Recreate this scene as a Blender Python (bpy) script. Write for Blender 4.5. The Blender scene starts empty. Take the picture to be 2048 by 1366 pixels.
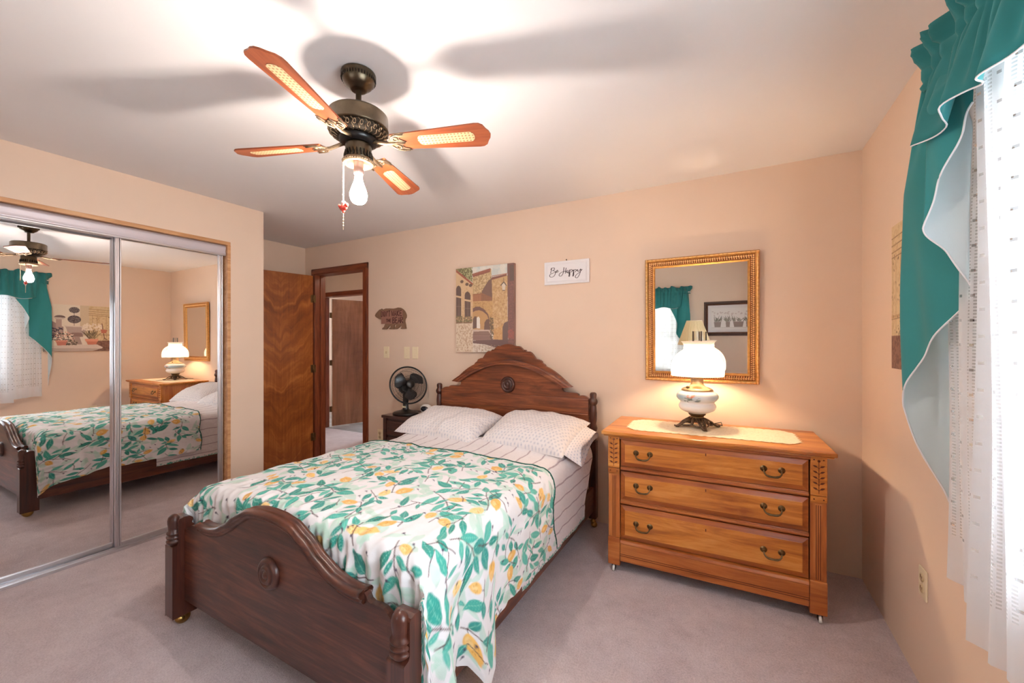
import bpy, math, random
import numpy as np
from mathutils import Vector, Matrix
PI = math.pi
rng = random.Random(7)
sc = bpy.context.scene
col = sc.collection

def lin(r, g, b):
    def f(c):
        c /= 255.0
        return c / 12.92 if c <= 0.04045 else ((c + 0.055) / 1.055) ** 2.4
    return (f(r), f(g), f(b))

# ------------------------------------------------------------------ camera, world, lights, exposure
HC = 1.342
cam_d = bpy.data.cameras.new('camera')
cam_d.sensor_width = 36.0
cam_d.lens = 808.0 / 2048.0 * 36.0
cam_d.shift_y = (685.9 - 683.0) / 2048.0
cam_d.clip_start = 0.02
cam = bpy.data.objects.new('camera', cam_d)
col.objects.link(cam)
cam.location = (0, 0, HC)
cam.rotation_euler = (PI / 2, 0, 0.5)
sc.camera = cam

BULB_E = 405.0          # ceiling bulb, emission strength
LAMP_E = 760.0           # bulb inside the glass lamp shade
SKY_E = 26.0              # daylight outside the windows
sc.view_settings.view_transform = 'Standard'
sc.view_settings.look = 'None'
sc.view_settings.exposure = 0.50
sc.view_settings.gamma = 1.0
sc.view_settings.use_curve_mapping = False

w = bpy.data.worlds.new('sky'); sc.world = w; w.use_nodes = True
bg = w.node_tree.nodes['Background']
bg.inputs[0].default_value = (0.84, 0.93, 1.0, 1); bg.inputs[1].default_value = SKY_E

def portal(name, loc, rot, sx, sy):
    l = bpy.data.lights.new(name, 'AREA'); l.shape = 'RECTANGLE'; l.size = sx; l.size_y = sy
    l.cycles.is_portal = True
    o = bpy.data.objects.new(name, l); o.location = loc; o.rotation_euler = rot; col.objects.link(o)
# light portals in the three window openings (they only guide the sky light)
portal('window_portal', (0.74, 0.625, 1.42), (0, PI / 2, 0), 1.24, 1.29)
portal('window_portal', (-1.33, -1.19, 1.29), (PI / 2, 0, 0), 1.26, 1.36)
portal('window_portal', (-5.1, 6.98, 1.4), (-PI / 2, 0, 0), 1.8, 1.2)

# room measures (metres)
H = 2.44
YB, XR, XL, XC, YL, YR = 2.97, 0.646, -3.459, -4.362, 1.978, -1.10

# ------------------------------------------------------------------ node helpers / materials
def new_mat(name):
    m = bpy.data.materials.new(name); m.use_nodes = True
    nt = m.node_tree
    return m, nt, nt.nodes['Principled BSDF'], nt.nodes['Material Output']

def N(nt, typ, **kw):
    n = nt.nodes.new(typ)
    for k, v in kw.items():
        setattr(n, k, v)
    return n

def coords(nt, scale=(1, 1, 1), rot=(0, 0, 0), src='Object'):
    tc = N(nt, 'ShaderNodeTexCoord'); mp = N(nt, 'ShaderNodeMapping')
    mp.inputs['Scale'].default_value = scale; mp.inputs['Rotation'].default_value = rot
    nt.links.new(tc.outputs[src], mp.inputs[0])
    return mp.outputs[0]

def noise(nt, vec, scale, detail=4, rough=0.6, dist=0.0):
    n = N(nt, 'ShaderNodeTexNoise')
    n.inputs['Scale'].default_value = scale; n.inputs['Detail'].default_value = detail
    n.inputs['Roughness'].default_value = rough; n.inputs['Distortion'].default_value = dist
    nt.links.new(vec, n.inputs['Vector'])
    return n.outputs[0]

def ramp(nt, fac, stops):
    r = N(nt, 'ShaderNodeValToRGB')
    while len(r.color_ramp.elements) < len(stops):
        r.color_ramp.elements.new(0.5)
    for e, (p, c) in zip(r.color_ramp.elements, stops):
        e.position = p; e.color = (c[0], c[1], c[2], 1)
    nt.links.new(fac, r.inputs[0])
    return r.outputs[0]

def bump(nt, bsdf, h, strength=0.2, dist=0.01):
    b = N(nt, 'ShaderNodeBump'); b.inputs['Strength'].default_value = strength; b.inputs['Distance'].default_value = dist
    nt.links.new(h, b.inputs['Height']); nt.links.new(b.outputs[0], bsdf.inputs['Normal'])

def math_(nt, op, a, b=None, c=None):
    n = N(nt, 'ShaderNodeMath', operation=op)
    for i, x in enumerate((a, b, c)):
        if x is None: continue
        if isinstance(x, (int, float)): n.inputs[i].default_value = x
        else: nt.links.new(x, n.inputs[i])
    return n.outputs[0]

def plain(name, c, rough=0.5, metal=0.0, var=0.0, vscale=8.0, bmp=0.0, bscale=60.0, spec=0.5, coat=0.0):
    m, nt, b, out = new_mat(name)
    b.inputs['Roughness'].default_value = rough; b.inputs['Metallic'].default_value = metal
    b.inputs['Specular IOR Level'].default_value = spec
    if coat: b.inputs['Coat Weight'].default_value = coat
    v = coords(nt)
    k = 1 + var; d = 1 - var
    f = noise(nt, v, vscale)
    nt.links.new(ramp(nt, f, [(0.3, [x * d for x in c]), (0.7, [min(1, x * k) for x in c])]), b.inputs['Base Color'])
    if bmp: bump(nt, b, noise(nt, v, bscale, 3), bmp, 0.004)
    return m

def wood(name, dark, mid, light, axis=0, scale=3.0, stretch=9.0, rough=0.4, figure=0.0, coat=0.15, bmp=0.06):
    m, nt, b, out = new_mat(name)
    s = [stretch] * 3; s[axis] = 1.0
    v = coords(nt, [x * scale for x in s])
    f = noise(nt, v, 1.0, 7, 0.62, 0.7)
    s2 = [stretch * 5] * 3; s2[axis] = 1.6
    g = noise(nt, coords(nt, [x * scale for x in s2]), 1.0, 3, 0.5)
    mix = math_(nt, 'ADD', math_(nt, 'MULTIPLY', f, 0.74), math_(nt, 'MULTIPLY', g, 0.26))
    if figure:
        s3 = [2.2] * 3; s3[axis] = 8.0
        fg = noise(nt, coords(nt, s3), 1.0, 4, 0.55, 1.6)
        mix = math_(nt, 'ADD', math_(nt, 'MULTIPLY', mix, 1 - figure), math_(nt, 'MULTIPLY', fg, figure))
    nt.links.new(ramp(nt, mix, [(0.34, dark), (0.5, mid), (0.66, light)]), b.inputs['Base Color'])
    b.inputs['Roughness'].default_value = rough; b.inputs['Coat Weight'].default_value = coat
    b.inputs['Coat Roughness'].default_value = 0.25
    bump(nt, b, g, bmp, 0.003)
    return m

def attr_mat(name, rough=0.8, bmp=0.0, bscale=400.0, transl=0.0, sheen=0.0, spec=0.3, quilt=None):
    m, nt, b, out = new_mat(name)
    a = N(nt, 'ShaderNodeVertexColor', layer_name='Col')
    nt.links.new(a.outputs[0], b.inputs['Base Color'])
    b.inputs['Roughness'].default_value = rough; b.inputs['Specular IOR Level'].default_value = spec
    b.inputs['Sheen Weight'].default_value = sheen
    if quilt:
        v = N(nt, 'ShaderNodeTexVoronoi', feature='SMOOTH_F1'); v.inputs['Scale'].default_value = quilt
        nt.links.new(coords(nt), v.inputs['Vector']); bump(nt, b, v.outputs[0], bmp, 0.01)
    elif bmp:
        bump(nt, b, noise(nt, coords(nt), bscale, 3), bmp, 0.003)
    return m

def cloth(name, face, back, transl=0.35, rough=0.85, bscale=500):
    """woven cloth, lined on its back; lets some light through"""
    m, nt, b, out = new_mat(name)
    geo = N(nt, 'ShaderNodeNewGeometry')
    mx = N(nt, 'ShaderNodeMix', data_type='RGBA'); 
    nt.links.new(geo.outputs['Backfacing'], mx.inputs['Factor'])
    mx.inputs[6].default_value = (*face, 1); mx.inputs[7].default_value = (*back, 1)
    nt.links.new(mx.outputs[2], b.inputs['Base Color'])
    b.inputs['Roughness'].default_value = rough; b.inputs['Specular IOR Level'].default_value = 0.2
    b.inputs['Sheen Weight'].default_value = 0.2
    t = N(nt, 'ShaderNodeBsdfTranslucent'); t.inputs[0].default_value = (*face, 1)
    ms = N(nt, 'ShaderNodeMixShader'); ms.inputs[0].default_value = transl
    nt.links.new(b.outputs[0], ms.inputs[1]); nt.links.new(t.outputs[0], ms.inputs[2])
    nt.links.new(ms.outputs[0], out.inputs['Surface'])
    bump(nt, b, noise(nt, coords(nt), bscale, 2), 0.1, 0.002)
    return m

def emission(name, c, e):
    m, nt, b, out = new_mat(name)
    b.inputs['Base Color'].default_value = (1, 1, 1, 1)
    b.inputs['Emission Color'].default_value = (*c, 1); b.inputs['Emission Strength'].default_value = e
    return m

M = {}
WALLC = lin(233, 206, 184)
M['wall'] = plain('peach_paint', WALLC, 0.75, var=0.012, vscale=3, bmp=0.05, bscale=90, spec=0.25)
M['ceil'] = plain('white_ceiling_paint', lin(236, 231, 230), 0.9, var=0.01, vscale=2, bmp=0.04, bscale=60, spec=0.2)
M['lav'] = plain('lavender_paint', lin(215, 190, 205), 0.8)
# carpet
def carpet():
    m, nt, b, out = new_mat('mauve_carpet')
    v = coords(nt)
    a = noise(nt, v, 1.7, 4, 0.6, 0.4); c = noise(nt, v, 14, 4, 0.7); d = noise(nt, v, 130, 3, 0.8)
    f = math_(nt, 'ADD', math_(nt, 'ADD', math_(nt, 'MULTIPLY', a, 0.34), math_(nt, 'MULTIPLY', c, 0.20)), math_(nt, 'MULTIPLY', d, 0.46))
    nt.links.new(ramp(nt, f, [(0.32, lin(172, 150, 153)), (0.5, lin(212, 192, 194)), (0.68, lin(240, 224, 225))]), b.inputs['Base Color'])
    b.inputs['Roughness'].default_value = 1.0; b.inputs['Specular IOR Level'].default_value = 0.05
    b.inputs['Sheen Weight'].default_value = 0.3
    bump(nt, b, math_(nt, 'ADD', d, math_(nt, 'MULTIPLY', c, 0.6)), 0.7, 0.012)
    return m
M['carpet'] = carpet()
M['vinyl'] = wood('grey_plank_floor', lin(120, 118, 118), lin(165, 163, 163), lin(195, 194, 194), 0, 2.0, rough=0.35)
M['door'] = wood('orange_birch_veneer', lin(120, 56, 14), lin(170, 90, 30), lin(202, 122, 52), 2, 1.5, 5, 0.33, figure=0.62, coat=0.35)
def flame(name, cx):
    m, nt, b, out = new_mat(name)
    sx = N(nt, 'ShaderNodeSeparateXYZ'); nt.links.new(coords(nt), sx.inputs[0])
    ax = math_(nt, 'ABSOLUTE', math_(nt, 'SUBTRACT', sx.outputs[0], cx))
    wob = noise(nt, coords(nt, (6, 6, 2)), 1.0, 3, .5)
    zz = math_(nt, 'SUBTRACT', sx.outputs[2], math_(nt, 'MULTIPLY', ax, 0.85))
    cb = N(nt, 'ShaderNodeCombineXYZ')
    nt.links.new(math_(nt, 'MULTIPLY', ax, 2.4), cb.inputs[0]); nt.links.new(math_(nt, 'ADD', math_(nt, 'MULTIPLY', zz, 9.0), math_(nt, 'MULTIPLY', wob, 3.0)), cb.inputs[2])
    f = noise(nt, cb.outputs[0], 1.0, 4, .55, .5)
    g = noise(nt, coords(nt, (60, 60, 2.2)), 1.0, 4, .6)
    mixf = math_(nt, 'ADD', math_(nt, 'MULTIPLY', f, .68), math_(nt, 'MULTIPLY', g, .32))
    nt.links.new(ramp(nt, mixf, [(.34, lin(122, 60, 20)), (.50, lin(156, 84, 32)), (.66, lin(192, 116, 54))]), b.inputs['Base Color'])
    b.inputs['Roughness'].default_value = .32; b.inputs['Coat Weight'].default_value = .35; b.inputs['Coat Roughness'].default_value = .2
    return m
M['door'] = flame('orange_flame_birch_veneer', .34)
M['door_far'] = wood('brown_birch_veneer', lin(112, 66, 36), lin(142, 90, 54), lin(168, 114, 74), 2, 1.2, 5, 0.24, figure=0.12, coat=0.7)
M['casing'] = wood('red_brown_trim_wood', lin(84, 34, 16), lin(122, 56, 28), lin(150, 78, 42), 2, 2.5, 9, 0.35, coat=0.4)
M['casing_h'] = wood('red_brown_trim_wood_across', lin(84, 34, 16), lin(122, 56, 28), lin(150, 78, 42), 0, 2.5, 9, 0.35, coat=0.4)
M['strip'] = wood('pale_pine_strip', lin(178, 122, 78), lin(205, 150, 102), lin(224, 176, 130), 1, 3)
M['alum'] = plain('brushed_aluminium', (0.66, 0.63, 0.65), 0.30, 0.9, 0.01, 20)
M['fascia'] = plain('satin_grey_fascia', lin(205, 196, 202), 0.4, 0.35)
M['oak'] = wood('dark_oak', lin(40, 18, 11), lin(78, 38, 25), lin(116, 64, 43), 0, 2.4, 8, 0.38, coat=0.3)
M['oak_v'] = wood('dark_oak_upright', lin(45, 20, 13), lin(74, 35, 24), lin(98, 51, 35), 2, 2.4, 8, 0.36, coat=0.35)
M['oak_y'] = wood('dark_oak_rail', lin(52, 22, 12), lin(94, 44, 24), lin(126, 66, 36), 1, 2.4, 8, 0.38, coat=0.3)
M['oak_head'] = wood('brown_oak', lin(78, 35, 18), lin(122, 61, 32), lin(160, 92, 52), 0, 2.2, 8, 0.36, coat=0.35)
M['walnut'] = wood('near_black_walnut', lin(30, 12, 10), lin(58, 24, 18), lin(80, 38, 28), 0, 3, 8, 0.3, coat=0.4)
M['honey'] = wood('honey_pine', lin(156, 78, 18), lin(206, 124, 44), lin(230, 158, 78), 0, 2.0, 7, 0.32, coat=0.35)
M['honey_d'] = wood('honey_pine_frame', lin(140, 68, 22), lin(182, 100, 44), lin(206, 128, 64), 0, 2.0, 7, 0.34, coat=0.3)
M['honey_v'] = wood('honey_pine_upright', lin(146, 72, 24), lin(190, 106, 46), lin(214, 136, 70), 2, 2.0, 7, 0.34, coat=0.3)
M['honey_edge'] = wood('honey_pine_bevel', lin(128, 58, 14), lin(166, 84, 26), lin(188, 106, 40), 0, 2.0, 7, 0.34, coat=0.3)
M['groove'] = plain('dark_groove', lin(104, 44, 14), 0.6)
M['brass_d'] = plain('antique_brass', lin(112, 90, 62), 0.38, 1.0, 0.25, 30)
M['brass'] = plain('worn_brass', lin(176, 140, 80), 0.3, 1.0, 0.2, 25)
M['bronze'] = plain('antique_bronze', lin(98, 86, 70), 0.33, 1.0, 0.2, 25)
M['bronze_lt'] = plain('aged_bronze_casting', lin(140, 118, 94), 0.42, 0.8, 0.35, 60, bmp=0.4, bscale=120)
M['bronze_dk'] = plain('dark_pierced_bronze', lin(58, 50, 42), 0.45, 0.9, 0.5, 80, bmp=0.5, bscale=120)
M['iron'] = plain('dark_cast_metal', lin(108, 88, 72), 0.45, 0.9, 0.35, 70, bmp=0.4, bscale=150)
M['blade'] = wood('orange_blade_wood', lin(126, 58, 30), lin(150, 74, 40), lin(168, 92, 54), 0, 2.2, 8, 0.4, coat=0.2)
M['black'] = plain('black_plastic', lin(20, 19, 20), 0.3, 0, 0.1, 20)
M['black_blade'] = plain('smoky_black_plastic', lin(38, 36, 38), 0.25)
M['white_pl'] = plain('white_plastic', lin(238, 234, 228), 0.4)
M['ivory'] = plain('ivory_plate', lin(244, 226, 192), 0.4)
M['ivory_d'] = plain('ivory_socket', lin(218, 194, 154), 0.5)
M['white_wood'] = plain('white_painted_wood', lin(236, 232, 234), 0.55, bmp=0.05)
M['ink'] = plain('dark_plum_ink', lin(52, 28, 36), 0.7)
M['red_ink'] = plain('dark_red_paint', lin(66, 4, 12), 0.7)
M['bearw'] = plain('brown_painted_board', lin(138, 104, 80), 0.8, var=0.1, vscale=14, bmp=0.2)
M['bear_patch'] = plain('mauve_brown_paint', lin(158, 112, 96), 0.8)
M['gold'] = plain('antique_gold_leaf', lin(205, 150, 84), 0.36, 0.75, 0.22, 60, bmp=0.35, bscale=150)
M['gold_d'] = plain('red_brown_gilt', lin(136, 78, 36), 0.5, 0.35, 0.3, 60)
M['gold_b'] = plain('bright_gilt_beads', lin(236, 194, 138), 0.38, 0.6, 0.15, 60)
M['lamp_brass'] = plain('pale_brass', lin(196, 166, 128), 0.34, 0.85, 0.15, 25)
M['mirror'] = plain('mirror_silver', (0.88, 0.88, 0.87), 0.006, 1.0)
M['mirror_w'] = plain('mirror_silver_old', (0.80, 0.80, 0.78), 0.008, 1.0)
M['porcelain'] = plain('white_porcelain', lin(245, 242, 238), 0.2)
M['mattress'] = plain('white_ticking', lin(228, 228, 232), 0.9)
M['teal'] = cloth('teal_cloth_lined_white', lin(60, 142, 142), lin(226, 236, 240), 0.20)
M['teal_un'] = cloth('teal_cloth', lin(64, 146, 146), lin(46, 136, 138), 0.34)
M['cord'] = plain('cream_cord', lin(238, 216, 186), 0.7)
M['red'] = plain('red_glaze', lin(222, 72, 58), 0.4, var=0.1, vscale=40)
M['cream_shade'] = cloth('pleated_cream_cloth', lin(246, 226, 184), lin(246, 226, 184), 0.45)
M['darkframe'] = plain('dark_brown_frame', lin(70, 44, 34), 0.45, 0.0, 0.3, 60, bmp=0.3, bscale=120)
M['winframe'] = plain('white_window_frame', lin(238, 238, 238), 0.5)
M['bulb'] = emission('lit_bulb', (1.0, 0.88, 0.79), BULB_E)
M['lampbulb'] = emission('lit_lamp_bulb', (1.0, 0.73, 0.46), LAMP_E)
M['screen'] = plain('dark_clock_face', lin(30, 34, 44), 0.2)

def glass_mat(name, tint=(1, 1, 1), refl=0.12):
    m, nt, b, out = new_mat(name)
    t = N(nt, 'ShaderNodeBsdfTransparent'); t.inputs[0].default_value = (*tint, 1)
    g = N(nt, 'ShaderNodeBsdfGlossy'); g.inputs['Roughness'].default_value = 0.03
    fr = N(nt, 'ShaderNodeFresnel'); fr.inputs[0].default_value = 1.45
    ms = N(nt, 'ShaderNodeMixShader'); nt.links.new(math_(nt, 'ADD', fr.outputs[0], refl * 0.2), ms.inputs[0])
    nt.links.new(t.outputs[0], ms.inputs[1]); nt.links.new(g.outputs[0], ms.inputs[2])
    nt.links.new(ms.outputs[0], out.inputs['Surface'])
    return m
M['glass'] = glass_mat('clear_glass', (0.97, 0.98, 0.98))
M['chimney'] = glass_mat('chimney_glass', (0.93, 0.92, 0.90), 0.5)

def milk_glass():
    m, nt, b, out = new_mat('white_opal_glass')
    a = N(nt, 'ShaderNodeVertexColor', layer_name='Col')
    nt.links.new(a.outputs[0], b.inputs['Base Color'])
    b.inputs['Roughness'].default_value = 0.18
    t = N(nt, 'ShaderNodeBsdfTranslucent'); nt.links.new(a.outputs[0], t.inputs[0])
    ms = N(nt, 'ShaderNodeMixShader'); ms.inputs[0].default_value = 0.45
    nt.links.new(b.outputs[0], ms.inputs[1]); nt.links.new(t.outputs[0], ms.inputs[2])
    nt.links.new(ms.outputs[0], out.inputs['Surface'])
    return m
M['opal'] = milk_glass()
M['vase'] = attr_mat('painted_white_glass', 0.22, spec=0.5)

def lace():
    """white windowpane-weave lace: dense cloth with rows of small open dashes"""
    m, nt, b, out = new_mat('white_lace')
    uv = N(nt, 'ShaderNodeUVMap', uv_map='UVMap'); sx = N(nt, 'ShaderNodeSeparateXYZ')
    nt.links.new(uv.outputs[0], sx.inputs[0])
    u, v = sx.outputs[0], sx.outputs[1]
    def band(x, freq, c, wd):
        fr = math_(nt, 'FRACT', math_(nt, 'MULTIPLY', x, freq))
        return math_(nt, 'LESS_THAN', math_(nt, 'ABSOLUTE', math_(nt, 'SUBTRACT', fr, c)), wd)
    rows = band(v, 1 / 0.064, 0.5, 0.055)
    cols = math_(nt, 'MAXIMUM', band(u, 1 / 0.030, 0.3, 0.17), 0.0)
    group = band(u, 1 / 0.15, 0.5, 0.30)
    fine = band(v, 1 / 0.0085, 0.5, 0.25)
    body = math_(nt, 'GREATER_THAN', v, 0.13)          # the deep hem has no openings
    hole = math_(nt, 'MULTIPLY', math_(nt, 'MULTIPLY', rows, cols), body)
    soft = math_(nt, 'MULTIPLY', math_(nt, 'MULTIPLY', math_(nt, 'MULTIPLY', fine, group), band(u, 1 / 0.017, .5, .28)), 0.35)
    soft = math_(nt, 'MULTIPLY', soft, body)
    al = math_(nt, 'MINIMUM', math_(nt, 'ADD', math_(nt, 'ADD', math_(nt, 'MULTIPLY', hole, 0.55), soft), 0.14), 0.95)
    d = N(nt, 'ShaderNodeBsdfDiffuse'); d.inputs[0].default_value = (*lin(244, 246, 250), 1)
    t = N(nt, 'ShaderNodeBsdfTranslucent'); t.inputs[0].default_value = (*lin(246, 248, 252), 1)
    m1 = N(nt, 'ShaderNodeMixShader'); m1.inputs[0].default_value = 0.5
    nt.links.new(d.outputs[0], m1.inputs[1]); nt.links.new(t.outputs[0], m1.inputs[2])
    tr = N(nt, 'ShaderNodeBsdfTransparent')
    m2 = N(nt, 'ShaderNodeMixShader'); nt.links.new(al, m2.inputs[0])
    nt.links.new(m1.outputs[0], m2.inputs[1]); nt.links.new(tr.outputs[0], m2.inputs[2])
    nt.links.new(m2.outputs[0], out.inputs['Surface'])
    return m
M['lace'] = lace()

def dots(name, base, dot, f, r, rough=0.6):
    """woven cane: rows of small dark holes on a pale ground (object x/y)"""
    m, nt, b, out = new_mat(name)
    sx = N(nt, 'ShaderNodeSeparateXYZ'); nt.links.new(coords(nt, (f, f, f)), sx.inputs[0])
    a = math_(nt, 'SUBTRACT', math_(nt, 'FRACT', sx.outputs[0]), 0.5)
    c = math_(nt, 'SUBTRACT', math_(nt, 'FRACT', sx.outputs[1]), 0.5)
    d = math_(nt, 'SQRT', math_(nt, 'ADD', math_(nt, 'MULTIPLY', a, a), math_(nt, 'MULTIPLY', c, c)))
    k = math_(nt, 'LESS_THAN', d, r)
    mx = N(nt, 'ShaderNodeMix', data_type='RGBA'); nt.links.new(k, mx.inputs['Factor'])
    mx.inputs[6].default_value = (*base, 1); mx.inputs[7].default_value = (*dot, 1)
    nt.links.new(mx.outputs[2], b.inputs['Base Color']); b.inputs['Roughness'].default_value = rough
    return m
M['cane'] = dots('cream_cane', lin(206, 176, 132), lin(150, 104, 66), 72, 0.25)

# ------------------------------------------------------------------ mesh building
class MB:
    def __init__(s):
        s.v = []; s.f = []; s.m = []; s.s = []; s.col = None; s.uv = None
    def add(s, vs, fs, mi=0, smooth=False, T=None):
        o = len(s.v)
        if T is not None: vs = [tuple(T @ Vector(p)) for p in vs]
        s.v.extend([tuple(p) for p in vs])
        for f in fs:
            s.f.append([i + o for i in f]); s.m.append(mi); s.s.append(smooth)
        return s
    def box(s, x0, x1, y0, y1, z0, z1, mi=0, T=None):
        x0, x1 = min(x0, x1), max(x0, x1); y0, y1 = min(y0, y1), max(y0, y1); z0, z1 = min(z0, z1), max(z0, z1)
        v = [(x0, y0, z0), (x1, y0, z0), (x1, y1, z0), (x0, y1, z0), (x0, y0, z1), (x1, y0, z1), (x1, y1, z1), (x0, y1, z1)]
        return s.add(v, [(0, 3, 2, 1), (4, 5, 6, 7), (0, 1, 5, 4), (1, 2, 6, 5), (2, 3, 7, 6), (3, 0, 4, 7)], mi, False, T)
    def lathe(s, prof, n=36, c=(0, 0, 0), mi=0, T=None, smooth=True, sx=1.0, sy=1.0, cap=True):
        vs = []; fs = []
        for r, z in prof:
            for k in range(n):
                a = 2 * PI * k / n
                vs.append((c[0] + r * math.cos(a) * sx, c[1] + r * math.sin(a) * sy, c[2] + z))
        for i in range(len(prof) - 1):
            for k in range(n):
                k2 = (k + 1) % n
                fs.append((i * n + k, i * n + k2, (i + 1) * n + k2, (i + 1) * n + k))
        s.add(vs, fs, mi, smooth, T)
        if cap:
            if prof[0][0] > 1e-5: s.add(vs[:n], [tuple(range(n))[::-1]], mi, False, T)
            if prof[-1][0] > 1e-5: s.add(vs[-n:], [tuple(range(n))], mi, False, T)
        return s
    def tube(s, path, r, n=8, closed=False, mi=0, T=None, flat=None, up=None):
        P = [Vector(p) for p in path]; L = len(P); vs = []; fs = []
        u = Vector(up) if up else None
        for i, p in enumerate(P):
            a = P[(i - 1) % L] if (closed or i > 0) else P[i]
            b = P[(i + 1) % L] if (closed or i < L - 1) else P[i]
            t = (b - a); t = t.normalized() if t.length > 1e-9 else Vector((0, 0, 1))
            ref = u if u else (Vector((0, 0, 1)) if abs(t.z) < 0.9 else Vector((1, 0, 0)))
            e1 = t.cross(ref); e1 = e1.normalized() if e1.length > 1e-6 else Vector((1, 0, 0))
            e2 = e1.cross(t).normalized()
            rr = r[i] if isinstance(r, (list, tuple)) else r
            for k in range(n):
                an = 2 * PI * k / n
                vs.append(p + e1 * rr * math.cos(an) + e2 * (rr * (flat if flat else 1.0)) * math.sin(an))
        rng_ = L if closed else L - 1
        for i in range(rng_):
            j = (i + 1) % L
            for k in range(n):
                k2 = (k + 1) % n
                fs.append((i * n + k, i * n + k2, j * n + k2, j * n + k))
        if not closed:
            fs.append(tuple(range(n))[::-1]); fs.append(tuple((L - 1) * n + k for k in range(n)))
        return s.add([tuple(p) for p in vs], fs, mi, True, T)
    def prism(s, pts, c0, c1, mp=lambda a, b, c: (a, c, b), mi=0, T=None, smooth=False):
        n = len(pts)
        vs = [mp(a, b, c0) for a, b in pts] + [mp(a, b, c1) for a, b in pts]
        fs = [tuple(range(n)), tuple(range(n, 2 * n))[::-1]]
        s.add(vs, fs, mi, False, T)
        s.add(vs, [(i, i + n, (i + 1) % n + n, (i + 1) % n) for i in range(n)], mi, smooth, T)
        return s
    def sphere(s, c, r, nu=16, nv=10, mi=0, T=None):
        if isinstance(r, (int, float)): r = (r, r, r)
        vs = [(c[0], c[1], c[2] - r[2])]; fs = []
        for j in range(1, nv):
            b = -PI / 2 + PI * j / nv
            for i in range(nu):
                a = 2 * PI * i / nu
                vs.append((c[0] + r[0] * math.cos(a) * math.cos(b), c[1] + r[1] * math.sin(a) * math.cos(b), c[2] + r[2] * math.sin(b)))
        vs.append((c[0], c[1], c[2] + r[2])); e = len(vs) - 1
        for i in range(nu):
            i2 = (i + 1) % nu
            fs.append((0, 1 + i2, 1 + i))
            for j in range(nv - 2):
                a = 1 + j * nu
                fs.append((a + i, a + i2, a + nu + i2, a + nu + i))
            a = 1 + (nv - 2) * nu
            fs.append((a + i, a + i2, e))
        return s.add(vs, fs, mi, True, T)
    def build(s, name, mat, parent=None, bevel=0.0, seg=2):
        me = bpy.data.meshes.new(name)
        me.from_pydata(s.v, [], s.f); me.validate(clean_customdata=False)
        mats = mat if isinstance(mat, (list, tuple)) else [mat]
        for m in mats: me.materials.append(m)
        if len(me.polygons) == len(s.m):
            me.polygons.foreach_set('material_index', s.m); me.polygons.foreach_set('use_smooth', s.s)
        me.update()
        o = bpy.data.objects.new(name, me); col.objects.link(o)
        if parent is not None: o.parent = parent
        if bevel:
            b = o.modifiers.new('bevel', 'BEVEL'); b.width = bevel; b.segments = seg; b.limit_method = 'ANGLE'; b.angle_limit = 0.7
            b.harden_normals = False
        return o

def grid_obj(name, P, mat, parent=None, colr=None, flip=False, smooth=True, uv=None, solid=0.0, wrap=False):
    """surface from an (nv, nu, 3) array of points, with optional per-point colours"""
    nv, nu = P.shape[:2]
    me = bpy.data.meshes.new(name)
    idx = np.arange(nu * nv).reshape(nv, nu)
    if wrap: idx = np.concatenate([idx, idx[:, :1]], 1)
    a, b, c, d = idx[:-1, :-1], idx[:-1, 1:], idx[1:, 1:], idx[1:, :-1]
    q = np.stack([a, b, c, d] if not flip else [a, d, c, b], -1).reshape(-1, 4)
    me.vertices.add(nu * nv); me.vertices.foreach_set('co', P.reshape(-1, 3).astype(np.float32).ravel())
    nf = len(q)
    me.loops.add(nf * 4); me.loops.foreach_set('vertex_index', q.ravel().astype(np.int32))
    me.polygons.add(nf); me.polygons.foreach_set('loop_start', np.arange(0, nf * 4, 4, dtype=np.int32))
    me.polygons.foreach_set('use_smooth', np.full(nf, smooth))
    me.update(calc_edges=True)
    if colr is not None:
        at = me.color_attributes.new('Col', 'FLOAT_COLOR', 'POINT')
        c4 = np.ones((nu * nv, 4), np.float32); c4[:, :3] = colr.reshape(-1, 3)
        at.data.foreach_set('color', c4.ravel())
    if uv is not None:
        ul = me.uv_layers.new(name='UVMap')
        ul.data.foreach_set('uv', uv.reshape(-1, 2)[q.ravel()].astype(np.float32).ravel())
    me.materials.append(mat)
    o = bpy.data.objects.new(name, me); col.objects.link(o)
    if parent is not None: o.parent = parent
    if solid:
        sm = o.modifiers.new('thickness', 'SOLIDIFY'); sm.thickness = solid; sm.offset = -1
    return o

def tag(o, label=None, cat=None, group=None, kind=None):
    if label: o['label'] = label
    if cat: o['category'] = cat
    if group: o['group'] = group
    if kind: o['kind'] = kind
    return o

def thing(name, label, cat, loc=(0, 0, 0), rotz=0.0, group=None, kind=None):
    o = bpy.data.objects.new(name, None); col.objects.link(o)
    o.empty_display_size = 0.1; o.location = loc; o.rotation_euler = (0, 0, rotz)
    return tag(o, label, cat, group, kind)

def copy_tree(o, parent=None):
    c = o.copy(); col.objects.link(c)
    if parent is not None: c.parent = parent
    for ch in list(o.children): copy_tree(ch, c)
    return c

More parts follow.
